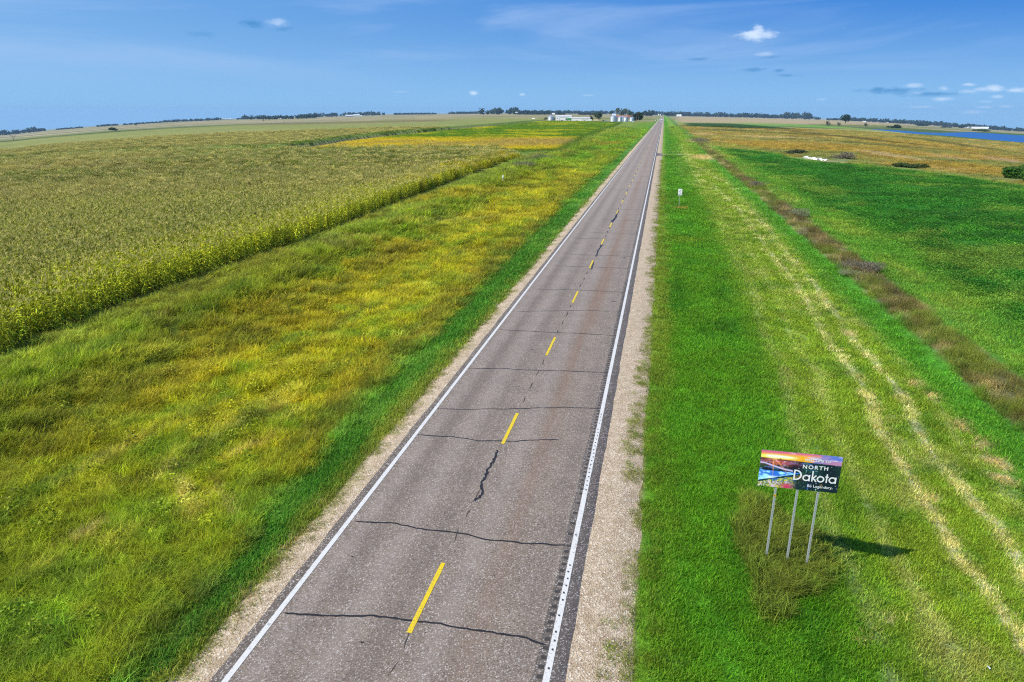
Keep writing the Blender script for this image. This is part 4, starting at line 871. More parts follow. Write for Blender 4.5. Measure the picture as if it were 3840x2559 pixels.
# far shelterbelts and woods: each reads as one mass
def belt(pts, hpx, label, col=(.035, .06, .03), n_per=44, dens=3.0, depth=1.5, key='belt', name='tree_belt', rag=.35, gap=0.):
    rng = np.random.default_rng(int(pts[0][0]*7+pts[0][1])); V = []; Fc = []; B = []
    for (a, b_) in zip(pts[:-1], pts[1:]):
        L_ = abs(b_[0]-a[0]); n = max(2, int(L_/hpx*dens))
        for i in range(n):
            t_ = (i+rng.uniform(-.3, .3))/n; px, py = a[0]+(b_[0]-a[0])*t_, a[1]+(b_[1]-a[1])*t_
            if gap and fbm(np.array([px]), np.array([0.]), 30, 2, 7)[0] < gap: continue
            x, y = pix(px, py, 6500); d = math.hypot(x, y); m_ = d/F*math.cos(math.atan2(abs(px-CX), 2700))/math.cos(TH)
            h = hpx*m_*1.15*(1-rag+rag*1.6*rng.uniform()**1.3); R = h*rng.uniform(.5, .8)
            u = np.array([y, -x])/d; x += rng.normal()*h*.5*depth*x/d; y += rng.normal()*h*.5*depth*y/d; z = float(base_z(x, y))
            dd = rng.normal(size=(n_per, 3)); dd /= np.linalg.norm(dd, axis=1)[:, None]; q_ = rng.uniform(.35, 1., (n_per, 1))
            P = dd*q_*[R, R, h*.5]+[x, y, z+h*.52]; A = rng.normal(size=(n_per, 3)); A /= np.linalg.norm(A, axis=1)[:, None]; Bv = np.cross(A, rng.normal(size=(n_per, 3))); Bv /= np.linalg.norm(Bv, axis=1)[:, None]
            s2 = h*.20*rng.uniform(.6, 1.3, (n_per, 1)); tone = np.clip(rng.normal(.45, .28, n_per), 0, 1)
            b0 = len(V)*4
            V.append(np.stack([P-A*s2, P+Bv*s2*.8, P+A*s2, P-Bv*s2*.8], 1).reshape(-1, 3)); B.append(np.repeat(tone, 4))
    V = np.concatenate(V); B = np.concatenate(B); Fc = np.arange(len(V)).reshape(-1, 4)
    o = mesh_np(name, V, Fc, [tree_mat(key, col)], attrs={'br': B}); tag(o, label, 'trees', kind='stuff'); return o
belt([(-60, 508), (0, 503), (90, 495), (170, 487.5)], 12, 'dark wood on the horizon at the left edge')
belt([(175, 488), (300, 479), (360, 474)], 4.5, 'low broken tree row on the left horizon', gap=.45)
belt([(365, 472.5), (440, 467)], 6, 'short dark wood on the left horizon behind the lone bush')
belt([(440, 468), (520, 463), (610, 458.5)], 4.5, 'thin tree row right of the short wood on the left horizon', gap=.35)
belt([(610, 458), (700, 453), (825, 447)], 7, 'long shelterbelt left of the white elevators on the horizon')
belt([(890, 444.5), (945, 442.5)], 5, 'small tree row between the elevators and the farm woods')
belt([(934, 449), (1000, 449), (1100, 447), (1189, 443.5)], 11, 'tall ragged farm woods at left with white houses in front', dens=2.6, depth=3)
belt([(1136, 440), (1250, 436.5), (1340, 435), (1440, 433)], 10.5, 'thick farm woods behind the blue and white barns', dens=2.6, depth=3)
belt([(1450, 428.5), (1530, 427), (1585, 426.5), (1640, 426)], 5, 'sparse tree row on the horizon right of the farm woods', gap=.45)
belt([(1690, 424.5), (1745, 424), (1808, 424)], 6.5, 'flat topped tree belt on the horizon')
belt([(1822, 430), (1870, 430), (1935, 429)], 17, 'round topped grove beside the tall mast', dens=2.6, depth=3)
belt([(1900, 425.5), (2000, 426), (2100, 426.5), (2280, 427.5)], 9, 'long blue green tree belt on the horizon behind the farm', dens=3.4)
belt([(1930, 430.5), (2010, 431), (2090, 431), (2240, 432)], 5.5, 'nearer row of round trees behind the farm field', gap=.33)
belt([(1935, 429.5), (1990, 429.5), (2095, 430)], 10, 'trees around the distant white farmstead behind the farm', gap=.4)
belt([(2395, 436), (2425, 436), (2452, 435.5)], 14, 'grove beyond the farm beside the road', depth=3)
belt([(2440, 431.5), (2470, 432), (2489, 432.5)], 11, 'trees where the road meets the horizon')
belt([(2494, 433), (2530, 433.5), (2700, 437), (2850, 441), (2960, 444)], 11.5, 'long dark shelterbelt right of the road on the horizon', dens=3.4)
belt([(2500, 436), (2545, 436.5)], 10, 'trees around the white house right of the road')
belt([(2957, 446), (3000, 446.5), (3056, 448)], 18, 'taller grove at the right end of the long shelterbelt', dens=2.6, depth=3)
belt([(3060, 448), (3075, 448.5)], 9, 'single clump right of the taller grove')
belt([(3100, 450), (3160, 451.5), (3230, 454)], 6, 'thin tree row behind the big lone tree', gap=.3)
belt([(3175, 453), (3215, 454.5), (3290, 457.5), (3386, 462.5)], 10, 'shelterbelt around the white silo beyond the lake')
belt([(3375, 462), (3450, 466), (3540, 471), (3625, 477.5)], 12, 'shelterbelt above the lake, left of the long white barn')
belt([(3625, 477), (3700, 481), (3840, 489), (3900, 493)], 11, 'shelterbelt above the lake at the right edge')

# ------------------------------------------------------------------ buildings and farm things
m_bw = simple('white_siding', (.80, .80, .79), .5, var=.05); m_roofw = simple('white_metal_roof', (.78, .80, .82), .4, var=.05)
m_red = simple('rusty_red_roof', (.36, .12, .07), .7); m_dk = simple('dark_opening', (.03, .032, .035), .7); m_blue = simple('blue_siding', (.10, .20, .42), .6)
m_tanw = simple('tan_boards', (.48, .38, .26), .8); m_wood = simple('pole_wood', (.19, .16, .13), .9); m_green = simple('green_machine_paint', (.04, .24, .05), .4, var=.1)
m_tyre = simple('tyre_rubber', (.02, .02, .02), .9); m_glass = simple('vehicle_glass', (.03, .04, .05), .15, var=.05, spec=.6)
m_bin, t, b, _ = new_mat('galvanised_bin'); co = nd(t, 'ShaderNodeTexCoord').outputs['Object']; sz_ = nd(t, 'ShaderNodeSeparateXYZ'); t.links.new(co, sz_.inputs[0])
cor = math_n(t, 'SINE', math_n(t, 'MULTIPLY', sz_.outputs[2], 18.)); b.inputs['Metallic'].default_value = .75; b.inputs['Roughness'].default_value = .42
t.links.new(mixc(t, maprange(t, noise_n(t, .5, 5, .6, co), .35, .65), (.52, .57, .63), (.70, .74, .79)), b.inputs['Base Color']); bumped(t, b, cor, .35, .05)
m_alum = simple('sign_aluminium', (.62, .64, .66), .4, metal=.7, var=.1)
def ppm(x, y, px): return math.hypot(x, y)*math.cos(math.atan2(abs(px-CX), 2700))/F/math.cos(TH)
def grain_bin(px, py, wpx, hpx, label, group='galvanised grain bins in a row'):
    x, y = pix(px, py); m_ = ppm(x, y, px); R = wpx*m_/2; H_ = hpx*m_; e = H_-R*.48; t_ = empty('grain_bin', (x, y+R, gz(x, y)-.1)); tag(t_, label, 'grain bin', group)
    w = MB(); k = 7; prof = []
    for i in range(k): prof += [(R, e*i/k), (R, e*(i+.9)/k), (R*.988, e*(i+.93)/k), (R*.988, e*(i+.97)/k)]
    w.lathe(prof+[(R, e)], 32); w.build('wall', m_bin, t_, True)
    rf = MB().lathe([(R*1.04, e+.02), (R*.98, e+.10), (R*.16, H_-.35)], 32).build('roof', m_bin, t_)
    MB().lathe([(R*.17, H_-.42), (R*.17, H_-.15), (R*.05, H_)], 12).build('cap', m_bin, rf)
    mb = MB(); mb.box(-.5, .5, -R-.07, -R+.1, .3, 2.3); mb.build('door', m_alum, t_)
    mb = MB(); mb.box(R*.25, R*.25+.06, -R*1.0-.06, -R*.94, .3, e); mb.box(R*.25+.5, R*.25+.56, -R*.99-.06, -R*.93, .3, e)
    for i in range(12): mb.box(R*.25, R*.25+.56, -R*.99-.06, -R*.96, .4+i*(e-.5)/12, .46+i*(e-.5)/12)
    mb.build('ladder', m_alum, t_)
    for i in range(5):
        a = i*1.256+.5; MB().lathe([(.28, 0), (.28, .35), (.05, .5)], 8, math.cos(a)*R*.62, math.sin(a)*R*.62).build('vent', m_bin, rf).location = (0, 0, e+(H_-e)*.42)
    return t_
grain_bin(2299.5, 457.3, 24, 22.3, 'widest galvanised grain bin, at the left end of the row of four')
grain_bin(2324.5, 457.3, 15.5, 18, 'small galvanised grain bin next to the widest one')
grain_bin(2345.5, 457.3, 15.5, 17.5, 'third grain bin of the row, between two of its size')
grain_bin(2368.5, 457.5, 15.5, 17.0, 'grain bin at the right end of the row, nearest the dark tree')
grain_bin(2334.5, 455.3, 14, 16.5, 'grain bin half hidden in the gap behind the middle of the row')
grain_bin(2064, 454.5, 21.5, 19, 'lone hopper grain bin at the left end of the farm', 'grain bins standing apart')
def shed(name, px0, px1, py, hpx, depth, label, wall=None, roof=None, ridge=.25, doors=(), wins=(), cat='building', group=None, rz=None):
    """gabled building with its long side towards the road; door spans as fractions of the length"""
    px = (px0+px1)/2; x, y = pix(px, py); m_ = ppm(x, y, px); L_ = (px1-px0)*m_; H_ = hpx*m_; e = H_*(1-ridge)
    x0_, y0_ = pix(px0, py); ang = math.atan2(-x, y)*1.0
    t_ = empty(name, (x, y, gz(x, y)-.05), ang if rz is None else rz); tag(t_, label, cat, group)
    wall = wall or m_bw; roof = roof or m_roofw; mb = MB(); a = L_/2
    mb.add([(-a, 0, 0), (a, 0, 0), (a, depth, 0), (-a, depth, 0), (-a, 0, e), (a, 0, e), (a, depth, e), (-a, depth, e), (-a, depth/2, H_-.1), (a, depth/2, H_-.1)],
           [(0, 1, 5, 4), (1, 2, 6, 9, 5), (2, 3, 7, 6), (3, 0, 4, 8, 7), (4, 5, 9, 8), (7, 8, 9, 6)]); mb.build('wall', wall, t_)
    o_ = max(.25, L_*.01); k = (H_-e)/(depth/2)
    mb = MB(); mb.add([(-a-o_, -o_, e-k*o_+.03), (a+o_, -o_, e-k*o_+.03), (a+o_, depth/2, H_), (-a-o_, depth/2, H_), (a+o_, depth+o_, e-k*o_+.03), (-a-o_, depth+o_, e-k*o_+.03),
           (-a-o_, -o_, e-k*o_+.2), (a+o_, -o_, e-k*o_+.2), (a+o_, depth/2, H_+.17), (-a-o_, depth/2, H_+.17), (a+o_, depth+o_, e-k*o_+.2), (-a-o_, depth+o_, e-k*o_+.2)],
           [(6, 7, 8, 9), (9, 8, 10, 11), (0, 3, 2, 1), (3, 5, 4, 2), (0, 1, 7, 6), (5, 11, 10, 4), (1, 2, 8, 7), (2, 4, 10, 8), (0, 6, 9, 3), (3, 9, 11, 5)]); mb.build('roof', roof, t_)
    for (f0, f1, hh, mt) in doors:
        xx0, xx1 = -a+L_*f0, -a+L_*f1; d_ = MB().box(xx0, xx1, -.06, .05, .02, e*hh).build('door', mt, t_)
        tr_ = max(.15, L_*.008); mb = MB(); mb.box(xx0-tr_, xx0, -.14, .04, .02, e*hh); mb.box(xx1, xx1+tr_, -.14, .04, .02, e*hh); mb.box(xx0-tr_, xx1+tr_, -.14, .04, e*hh, e*hh+tr_); mb.build('door_frame', m_dk, d_)
    for (f0, f1, z0, z1) in wins:
        w_ = MB().box(-a+L_*f0, -a+L_*f1, -.05, .05, e*z0, e*z1).build('window', m_glass, t_)
        MB().box(-a+L_*f0-.08, -a+L_*f1+.08, -.1, .04, e*z0-.12, e*z0).build('sill', m_bw, w_)
    return t_
shed('machine_shed', 2086, 2140, 453.3, 16.5, 26, 'large white machine shed with a wide door outlined in grey', ridge=.16, doors=[(.26, .78, .72, m_bw)], wins=[(.10, .15, .5, .68)])
shed('long_shed', 2141, 2209, 454.3, 11, 16, 'long low white shed with dark framed openings at its right end', ridge=.16, doors=[(.60, .88, .62, m_bw)])
shed('elevator_house', 2296, 2308, 437.5, 7.5, 8, 'small white building showing above the widest grain bin', ridge=.2)
shed('red_barn', 2312, 2364, 445, 9, 14, 'barn with a rusty red roof mostly hidden behind the grain bins', wall=m_red, roof=m_red, ridge=.4)
shed('tan_cabin', 2228, 2242, 455.3, 5, 7, 'small tan gabled cabin in front of the lone round tree', wall=m_tanw, roof=m_tanw, ridge=.6, doors=[(.4, .6, .8, m_dk)])
shed('white_lean_to', 2209, 2218, 454, 5, 6, 'small white lean to beside the long shed', ridge=.2)
shed('blue_barn', 1297, 1323, 437.5, 5.2, 22, 'distant barn with a white roof and blue walls at left', wall=m_blue, ridge=.45)
shed('white_barn', 1326, 1348, 437.5, 6.5, 22, 'distant tall white barn right of the blue one', ridge=.4)
shed('small_barn', 1350, 1357, 437, 3.5, 10, 'distant small white shed at the right end of the far left farmyard', ridge=.3)
shed('far_house', 1051, 1058, 448, 3, 10, 'tiny white house in front of the ragged woods at left', ridge=.3)
shed('far_house', 1068, 1076, 445.5, 3, 10, 'tiny white house right of the other one before the ragged woods', ridge=.3)
shed('far_barn', 1963, 1978, 430, 5, 18, 'distant long white barn under the tree belt left of the farm', ridge=.3)
shed('far_barn', 1933, 1942, 430, 8, 14, 'distant boxy white building with a tall left corner', ridge=.1)
shed('far_barn', 2064, 2081, 430.5, 5, 16, 'distant white barn just above the large machine shed', ridge=.4)
shed('far_barn', 2030, 2036, 430, 5, 12, 'distant small white barn above the lone grain bin', ridge=.3)
shed('white_house', 2538, 2554, 437.3, 6, 12, 'white gabled house right of where the road ends', ridge=.5, doors=[(.45, .55, .6, m_dk)])
shed('white_house', 2513, 2518, 436, 3.5, 9, 'tiny white house left of the gabled one by the road', ridge=.3)
shed('long_barn', 3626, 3695, 483.5, 6.2, 22, 'very long low white barn beyond the lake', ridge=.35)
shed('far_house', 3391, 3406, 463.5, 4, 14, 'white roofed farmhouse above the left part of the lake', ridge=.6)
shed('far_house', 3516, 3522, 471, 3, 12, 'tiny white house above the middle of the lake', ridge=.4)
shed('far_house', 3236, 3246, 457.5, 2.5, 12, 'low white house in the trees left of the white silo', ridge=.4)
shed('far_house', 3325, 3333, 461, 3, 12, 'low white house right of the white silo', ridge=.4)
def silo(px, py, wpx, hpx, label, group=None):
    x, y = pix(px, py); m_ = ppm(x, y, px); R = wpx*m_/2; H_ = hpx*m_; t_ = empty('silo', (x, y, gz(x, y))); tag(t_, label, 'silo', group)
    MB().lathe([(R, 0), (R, H_-R)], 16).build('wall', m_bw, t_, True); MB().lathe([(R*1.02, H_-R), (R*.85, H_-R*.45), (R*.45, H_-R*.1), (.05, H_)], 16).build('dome', m_roofw, t_, True)
silo(3309, 460.5, 4.6, 10.5, 'tall white silo rising from the trees beyond the lake')
for k, (px, h_) in enumerate([(831, 7), (836, 6.5), (841, 6), (847, 5)]):
    silo(px, 448, 4, h_, ['leftmost and tallest white elevator bin on the left horizon', 'second white elevator bin on the left horizon', 'third white elevator bin on the left horizon', 'shortest white elevator bin on the left horizon'][k], 'white elevator bins on the left horizon')
shed('elevator_annex', 853, 866, 447.5, 3.5, 12, 'low white building right of the elevator bins on the left horizon', ridge=.3)
for k, px in enumerate((2009, 2470, 2477)):
    silo(px, (429.5, 436, 436)[k], 3, (8, 7.5, 6)[k], ['distant white silo left of the lone grain bin, under the tree belt', 'taller of two white silos by the road where it meets the trees', 'shorter of two white silos by the road where it meets the trees'][k])
def pole(px, py, hpx, label, arms=True, group='utility poles beside the road'):
    x, y = pix(px, py); m_ = ppm(x, y, px); H_ = hpx*m_; t_ = empty('utility_pole', (x, y, gz(x, y))); tag(t_, label, 'utility pole', group)
    MB().tube((0, 0, -.5), (0, 0, H_), .24, .16, 8).build('shaft', m_wood, t_)
    if arms: MB().box(-1.2, 1.2, -.1, .1, H_-1., H_-.75).build('crossarm', m_wood, t_)
pole(2387, 455.5, 27, 'utility pole at the right edge of the dark tree by the grain bins'); pole(2394.3, 456.5, 31, 'tallest utility pole, just right of the dark tree by the bins')
for k, (px, py, h_) in enumerate([(2409, 451, 15), (2419, 448, 13), (2428, 446, 12), (2436, 444, 10)]):
    pole(px, py, h_, ['first of the four receding poles right of the tall pole', 'second of the four receding poles beyond the farm', 'third of the four receding poles beyond the farm', 'farthest and shortest of the receding poles beyond the farm'][k])
pole(1549, 454, 20, 'lone utility pole in the far corn right of the brown streak', False, 'lone poles in the far corn'); pole(1814, 451, 16, 'lone utility pole in the far corn left of the grove with the mast', False, 'lone poles in the far corn')
pole(1067, 464, 11, 'short faint pole in the far corn at left', False, 'lone poles in the far corn')
x, y = pix(1865, 429); m_ = ppm(x, y, 1865); H_ = 28*m_; t_ = empty('radio_mast', (x, y, gz(x, y))); tag(t_, 'thin radio mast rising above the round topped grove', 'mast')
mb = MB(); w_ = .5
for k in range(3): mb.tube((w_*math.cos(k*2.1), w_*math.sin(k*2.1), 0), (w_*.3*math.cos(k*2.1), w_*.3*math.sin(k*2.1), H_), .22, .12, 4)
for k in range(24): mb.box(-w_*.7, w_*.7, -.05, .05, H_*k/24, H_*k/24+.12)
mb.build('lattice', m_wood, t_)
# vehicles
def wheels(t_, xs, ys, r, w_=.25):
    for xx in xs:
        for yy in ys:
            wh = MB(); wh.tube((xx-w_/2, yy, r), (xx+w_/2, yy, r), r, r, 12); wo_ = wh.build('wheel', m_tyre, t_)
            MB().tube((xx-w_/2-.01, yy, r), (xx+w_/2+.01, yy, r), r*.5, r*.5, 8).build('rim', m_alum, wo_)
def car(px, py, label, mat, kind='pickup', rz=1.57):
    x, y = pix(px, py); t_ = empty('parked_'+kind, (x, y, gz(x, y)), rz); tag(t_, label, kind if kind != 'pickup' else 'pickup truck', 'vehicles parked in the farmyard')
    mb = MB(); prof = [(-2.7, .5), (-2.7, 1.05), (-1.5, 1.12), (-.9, 1.75), (.9, 1.78), (1.0, 1.15), (2.7, 1.12), (2.7, .5)] if kind == 'pickup' else [(-2.2, .4), (-2.2, .85), (-1.3, .95), (-.7, 1.45), (.9, 1.48), (1.7, .98), (2.2, .92), (2.2, .4)]
    n = len(prof); v = [(-.95, p[0], p[1]) for p in prof]+[(.95, p[0], p[1]) for p in prof]; f = [tuple(range(n)), tuple(range(2*n-1, n-1, -1))]+[(i, n+i, n+(i+1) % n, (i+1) % n) for i in range(n)]
    mb.add(v, f); mb.build('body', mat, t_); MB().box(-.97, .97, -.75, .75, 1.15 if kind == 'pickup' else 1.0, 1.62 if kind == 'pickup' else 1.38).build('window', m_glass, t_)
    wheels(t_, (-.85, .85), (-1.6, 1.6), .38)
wht = simple('white_car_paint', (.75, .76, .77), .25, var=.05, spec=.5); slv = simple('silver_car_paint', (.45, .47, .50), .3, metal=.4, var=.05); rdp = simple('dull_red_paint', (.30, .05, .04), .4); blk = simple('dark_car_paint', (.05, .055, .07), .3)
for px, py, lb, mt, kd in [(2091, 455.5, 'white pickup parked at the left corner of the large machine shed', wht, 'pickup'), (2099, 455.7, 'white car parked before the wide door of the machine shed', wht, 'car'), (2107, 455.5, 'dark pickup among the vehicles before the machine shed', blk, 'pickup'),
        (2121, 455.4, 'white pickup parked left of the green combine', wht, 'pickup'), (2164, 456.3, 'silver car parked before the middle of the long shed', slv, 'car'), (2192, 456.2, 'dark car parked before the framed opening of the long shed', blk, 'car'), (2263, 456.0, 'dark pickup right of the lone round tree', blk, 'pickup'), (2273, 456.5, 'silver pickup left of the widest grain bin', slv, 'pickup'), (2019, 451.5, 'white car at the far left of the farmyard near the corn', wht, 'car')]:
    car(px, py, lb, mt, kd)
# combine
x, y = pix(2133, 455); t_ = empty('combine_harvester', (x, y, gz(x, y)), 1.5); tag(t_, 'green combine harvester parked between the two white sheds', 'combine')
mb = MB(); mb.box(-1.6, 1.6, -3.5, 3.2, 1.2, 3.6); mb.box(-1.4, 1.4, -2.5, 1.8, 3.6, 4.3); mb.build('body', m_green, t_)
MB().box(-1.1, 1.1, 3.2, 4.7, 2.0, 4.0).build('cab', m_glass, t_); MB().box(-2.8, 2.8, 5.2, 6.4, .3, 1.2).build('header', m_green, t_); MB().box(-.6, .6, 4.2, 5.3, .8, 2.0).build('feeder_house', m_green, t_)
MB().tube((1.5, -2, 4.0), (1.9, -5.8, 4.4), .25, .25, 8).build('unloading_auger', m_green, t_); wheels(t_, (-1.7, 1.7), (2.2,), 1.0, .7); wheels(t_, (-1.4, 1.4), (-2.6,), .6, .4)
# fuel tank on a trailer at far left of the yard
x, y = pix(2001, 451); t_ = empty('tank_trailer', (x, y, gz(x, y)), 1.4); tag(t_, 'white nurse tank on a red trailer at the left end of the farm', 'trailer')
MB().tube((0, -2.4, 1.9), (0, 2.4, 1.9), .95, .95, 14).build('tank', wht, t_, ); MB().box(-1.0, 1.0, -2.8, 2.8, .6, .95).build('chassis', rdp, t_); wheels(t_, (-1., 1.), (-1.2, .2), .45)
# the truck coming down the road
yt = 1150.; t_ = empty('box_truck', (-3.3, yt, float(base_z(-3.3, yt))+.02)); tag(t_, 'white truck on the highway where it meets the horizon', 'truck')
MB().box(-1.25, 1.25, 0, 8.5, 1.2, 4.0).build('cargo_box', wht, t_); MB().box(-1.2, 1.2, -2.3, -.15, .7, 2.9).build('cab', wht, t_); MB().box(-1.05, 1.05, -2.36, -2.2, 1.8, 2.7).build('windscreen', m_glass, t_); MB().box(-1.1, 1.1, -2.2, 8.4, .6, 1.15).build('chassis', blk, t_); wheels(t_, (-1.05, 1.05), (-1.3, 5.6, 6.9), .5)
t_ = empty('dark_car', (-7.2, 1010., float(base_z(-7.2, 1010.))+.02)); tag(t_, 'small pale car on the left lane just before the white truck', 'car')
mb = MB(); mb.box(-.9, .9, -2.2, 2.2, .35, .95); mb.build('body', slv, t_); MB().box(-.8, .8, -1.2, 1.5, .95, 1.45).build('cabin', m_glass, t_); wheels(t_, (-.8, .8), (-1.4, 1.4), .34)
t_['category'] = 'car'; t_.name = 'silver_car'
# delineators and bales near the far verge
for k, (px, py, lb) in enumerate([(2374, 459.3, 'white round bale in front of the rightmost grain bin'), (2459, 453.3, 'left of two white wrapped bales on the left verge far up the road'), (2466, 451.8, 'right of two white wrapped bales on the left verge far up the road'), (2536, 453.5, 'white wrapped bale on the right verge far up the road')]):
    x, y = pix(px, py); r_ = .8; t_ = empty('wrapped_bale', (x, y, gz(x, y))); tag(t_, lb, 'bale', 'white wrapped bales')
    MB().lathe([(.5, 0.), (r_, .15), (r_, 1.2), (.55, 1.35)], 16).build('wrap', wht, t_, True)
# small white marker in the corn's edge grass
x, y = pix(1886, 690); t_ = empty('marker_post', (x, y, gz(x, y))); tag(t_, 'short white marker post in the grass beside the corn', 'post')
MB().tube((0, 0, -.1), (0, 0, 1.5), .05, .05, 8).build('post', wht, t_); MB().box(-.14, .14, -.06, -.03, 1.1, 1.55).build('plate', wht, t_)
# heap of white broken concrete at the edge of the green crop
bx0, by0 = pix(3060, 597); m_conc = simple('pale_concrete', (.74, .73, .70), .85, var=.2, scale=2.)
for k, (px, py, w_, hh_) in enumerate([(3022, 594, 14, 5), (3034, 596, 12, 4), (3046, 598, 12, 5), (3056, 600, 13, 4), (3066, 601, 10, 6), (3075, 600, 12, 5), (3086, 603, 12, 4), (3097, 604, 10, 4), (3052, 594, 14, 3)]):
    x, y = pix(px, py); m_ = ppm(x, y, px); a = w_*m_*.5; h_ = hh_*m_*1.1; rg = random.Random(k); mb = MB()
    v = [(sx_*a*rg.uniform(.7, 1.1), sy_*a*rg.uniform(.6, 1.1), z_*h_*rg.uniform(.7, 1.2)) for z_ in (0, 1) for sx_, sy_ in ((-1, -1), (1, -1), (1, 1), (-1, 1))]
    mb.add(v, [(0, 3, 2, 1), (4, 5, 6, 7), (0, 1, 5, 4), (1, 2, 6, 5), (2, 3, 7, 6), (3, 0, 4, 7)]); o = mb.build('concrete_slab', m_conc); o.location = (x, y, gz(x, y)-.05+random.uniform(0, .1)); o.rotation_euler = (rg.uniform(-.2, .2), rg.uniform(-.2, .2), rg.uniform(0, 3))
    tag(o, ['leftmost slab of the broken white concrete heap by the green crop', 'second slab from the left in the white concrete heap', 'third slab from the left in the white concrete heap', 'middle slab of the white concrete heap', 'tallest slab of the white concrete heap', 'slab right of the tallest one in the white concrete heap', 'flat slab near the right end of the white concrete heap', 'rightmost slab of the white concrete heap', 'slab lying behind the middle of the white concrete heap'][k], 'concrete slab', 'broken white concrete at the marsh edge')
o = None
# pale plastic scrap near the bottom right
x, y = pix(3706, 2512); mb = MB(); v = [(-.06, -.12, .02), (.05, -.1, .05), (.09, .02, .03), (.05, .14, .06), (-.04, .12, .04), (-.09, .0, .07), (0, 0, .1)]
mb.add(v, [(0, 1, 6), (1, 2, 6), (2, 3, 6), (3, 4, 6), (4, 5, 6), (5, 0, 6), (5, 4, 3, 2, 1, 0)]); o = mb.build('plastic_scrap', simple('pale_plastic', (.6, .75, .8), .4)); o.location = (x, y, gz(x, y)+.06); o.rotation_euler = (0, 0, .4); o.scale = (.3, .4, .3)
tag(o, 'crumpled pale blue white scrap of litter in the grass at the bottom right', 'litter')

# ------------------------------------------------------------------ small route sign
sx0, sy0 = pix(2480+650/9.8, 660+1130/9.8); sy0 = 97.3; sx0 = 2.85; g0 = gz(sx0, sy0); rs = empty('road_sign', (sx0, sy0, g0)); tag(rs, 'small white rectangular road sign with black marks on a thin post', 'sign')
MB().tube((0, .03, -.3), (0, .03, 2.4-g0*0), .03, .03, 6).build('post', m_alum, rs)
pl = MB().box(-.27, .27, -.02, .0, 1.58, 2.42).build('panel', simple('white_sign_sheet', (.82, .82, .83), .4, var=.04), rs)
m_blk = simple('black_print', (.015, .015, .015), .5)
mb = MB()
def bar(mb, x0, z0, x1, z1, w_, y_=-.026):
    d = Vector((x1-x0, 0, z1-z0)).normalized(); nrm = Vector((-d.z, 0, d.x))*w_/2
    p = [Vector((x0, y_, z0))+nrm, Vector((x0, y_, z0))-nrm, Vector((x1, y_, z1))-nrm, Vector((x1, y_, z1))+nrm]; mb.add(p, [(0, 1, 2, 3)])
bar(mb, .02, 2.26, .10, 2.20, .05); bar(mb, .10, 2.27, .03, 2.18, .04); bar(mb, -.14, 2.0, .0, 2.10, .06); bar(mb, -.12, 2.02, -.04, 2.03, .05); bar(mb, .04, 2.01, .15, 2.0, .05); bar(mb, -.06, 1.84, .07, 1.84, .04); bar(mb, 0, 1.8, 0, 1.88, .04)
bar(mb, -.24, 1.70, .04, 1.70, .035); bar(mb, .10, 1.70, .22, 1.69, .035); bar(mb, -.25, 1.76, .25, 1.76, .012)
mb.build('symbol', m_blk, pl)

# ------------------------------------------------------------------ welcome sign
WS = empty('welcome_sign', (4.28, 17.9, 0.)); tag(WS, 'colourful WELCOME TO NORTH Dakota sign with a sunset landscape on three metal posts', 'sign')
Wd, Z0, Z1 = 2.08, 2.39, 3.50; Hd = Z1-Z0; x0_ = -Wd/2
NU, NV = 260, 140; u, v_ = np.meshgrid(np.linspace(0, 1, NU), np.linspace(0, 1, NV))     # v up
n_a = fbm(u*20, v_*11, 2.2, 5, 201, .65); n_b = fbm(u*30, v_*50, 3, 4, 202, .6); n_c = fbm(u*90, v_*50, 1.8, 4, 203, .75); n_d = fbm(u*90, v_*50, 1.5, 3, 207, .75)
t0 = np.zeros(u.shape+(3,))
hz = .80-.05*u
skyc = lerp(np.zeros(u.shape+(3,))+(1., .40, .02), (.60, .13, .24), sm(v_-.03*u, .88, .97)); skyc = lerp(skyc, (.10, .17, .55), sm(u+(n_b-.5)*.6, .55, .85)); skyc = lerp(skyc, (.42, .20, .36), sm(u, .6, .9)*(1-sm(v_, .83, .90)))
skyc = lerp(skyc, (.85, .70, .72), sm(n_b, .55, .68)*.6*sm(u, .3, .5)*(v_ > .86)); skyc = lerp(skyc, (1., .9, .5), np.exp(-((u-.17)/.16)**2-((v_-.855)/.035)**2)); skyc = lerp(skyc, (1., .85, .12), np.exp(-((v_-.84)/.04)**2)*(1-sm(u, .3, .5))*.9); skyc = lerp(skyc, (1., 1., .85), np.exp(-((v_-.855)/.028)**2)*sm(u, .05, .1)*(1-sm(u, .28, .5))*.95)
land = lerp(np.zeros(u.shape+(3,))+(.006, .016, .028), (.02, .12, .35), sm(n_b, .52, .66)*(1-sm(u, .55, .8))); land = lerp(land, (.02, .10, .05), sm(n_a, .5, .65)*.5)
land = lerp(land, (.45, .08, .03), np.exp(-((u-.2)/.22)**2-((v_-.70)/.10)**2)*sm(n_b, .3, .6)); land = lerp(land, (.75, .25, .45), sm(n_c, .55, .66)*np.exp(-((u-.15)/.2)**2-((v_-.72)/.06)**2))
riv = np.exp(-((v_-(.66-.55*np.clip(u-.05, 0, 1)+.25*(u > .28)*(u-.28)))/.018)**2)*(u < .42); land = lerp(land, (.65, .55, .85), riv)
wat = (v_ < .46-.0*u)*(v_ > .16+.55*u); land = lerp(land, lerp(np.zeros(u.shape+(3,))+(.03, .16, .62), (.35, .75, .95), sm(n_b-.35*(v_-.3), .42, .62)), wat*1.); land = lerp(land, (.85, .93, .95), wat*sm(.34-v_, 0, .1)*sm(u, .08, .18))
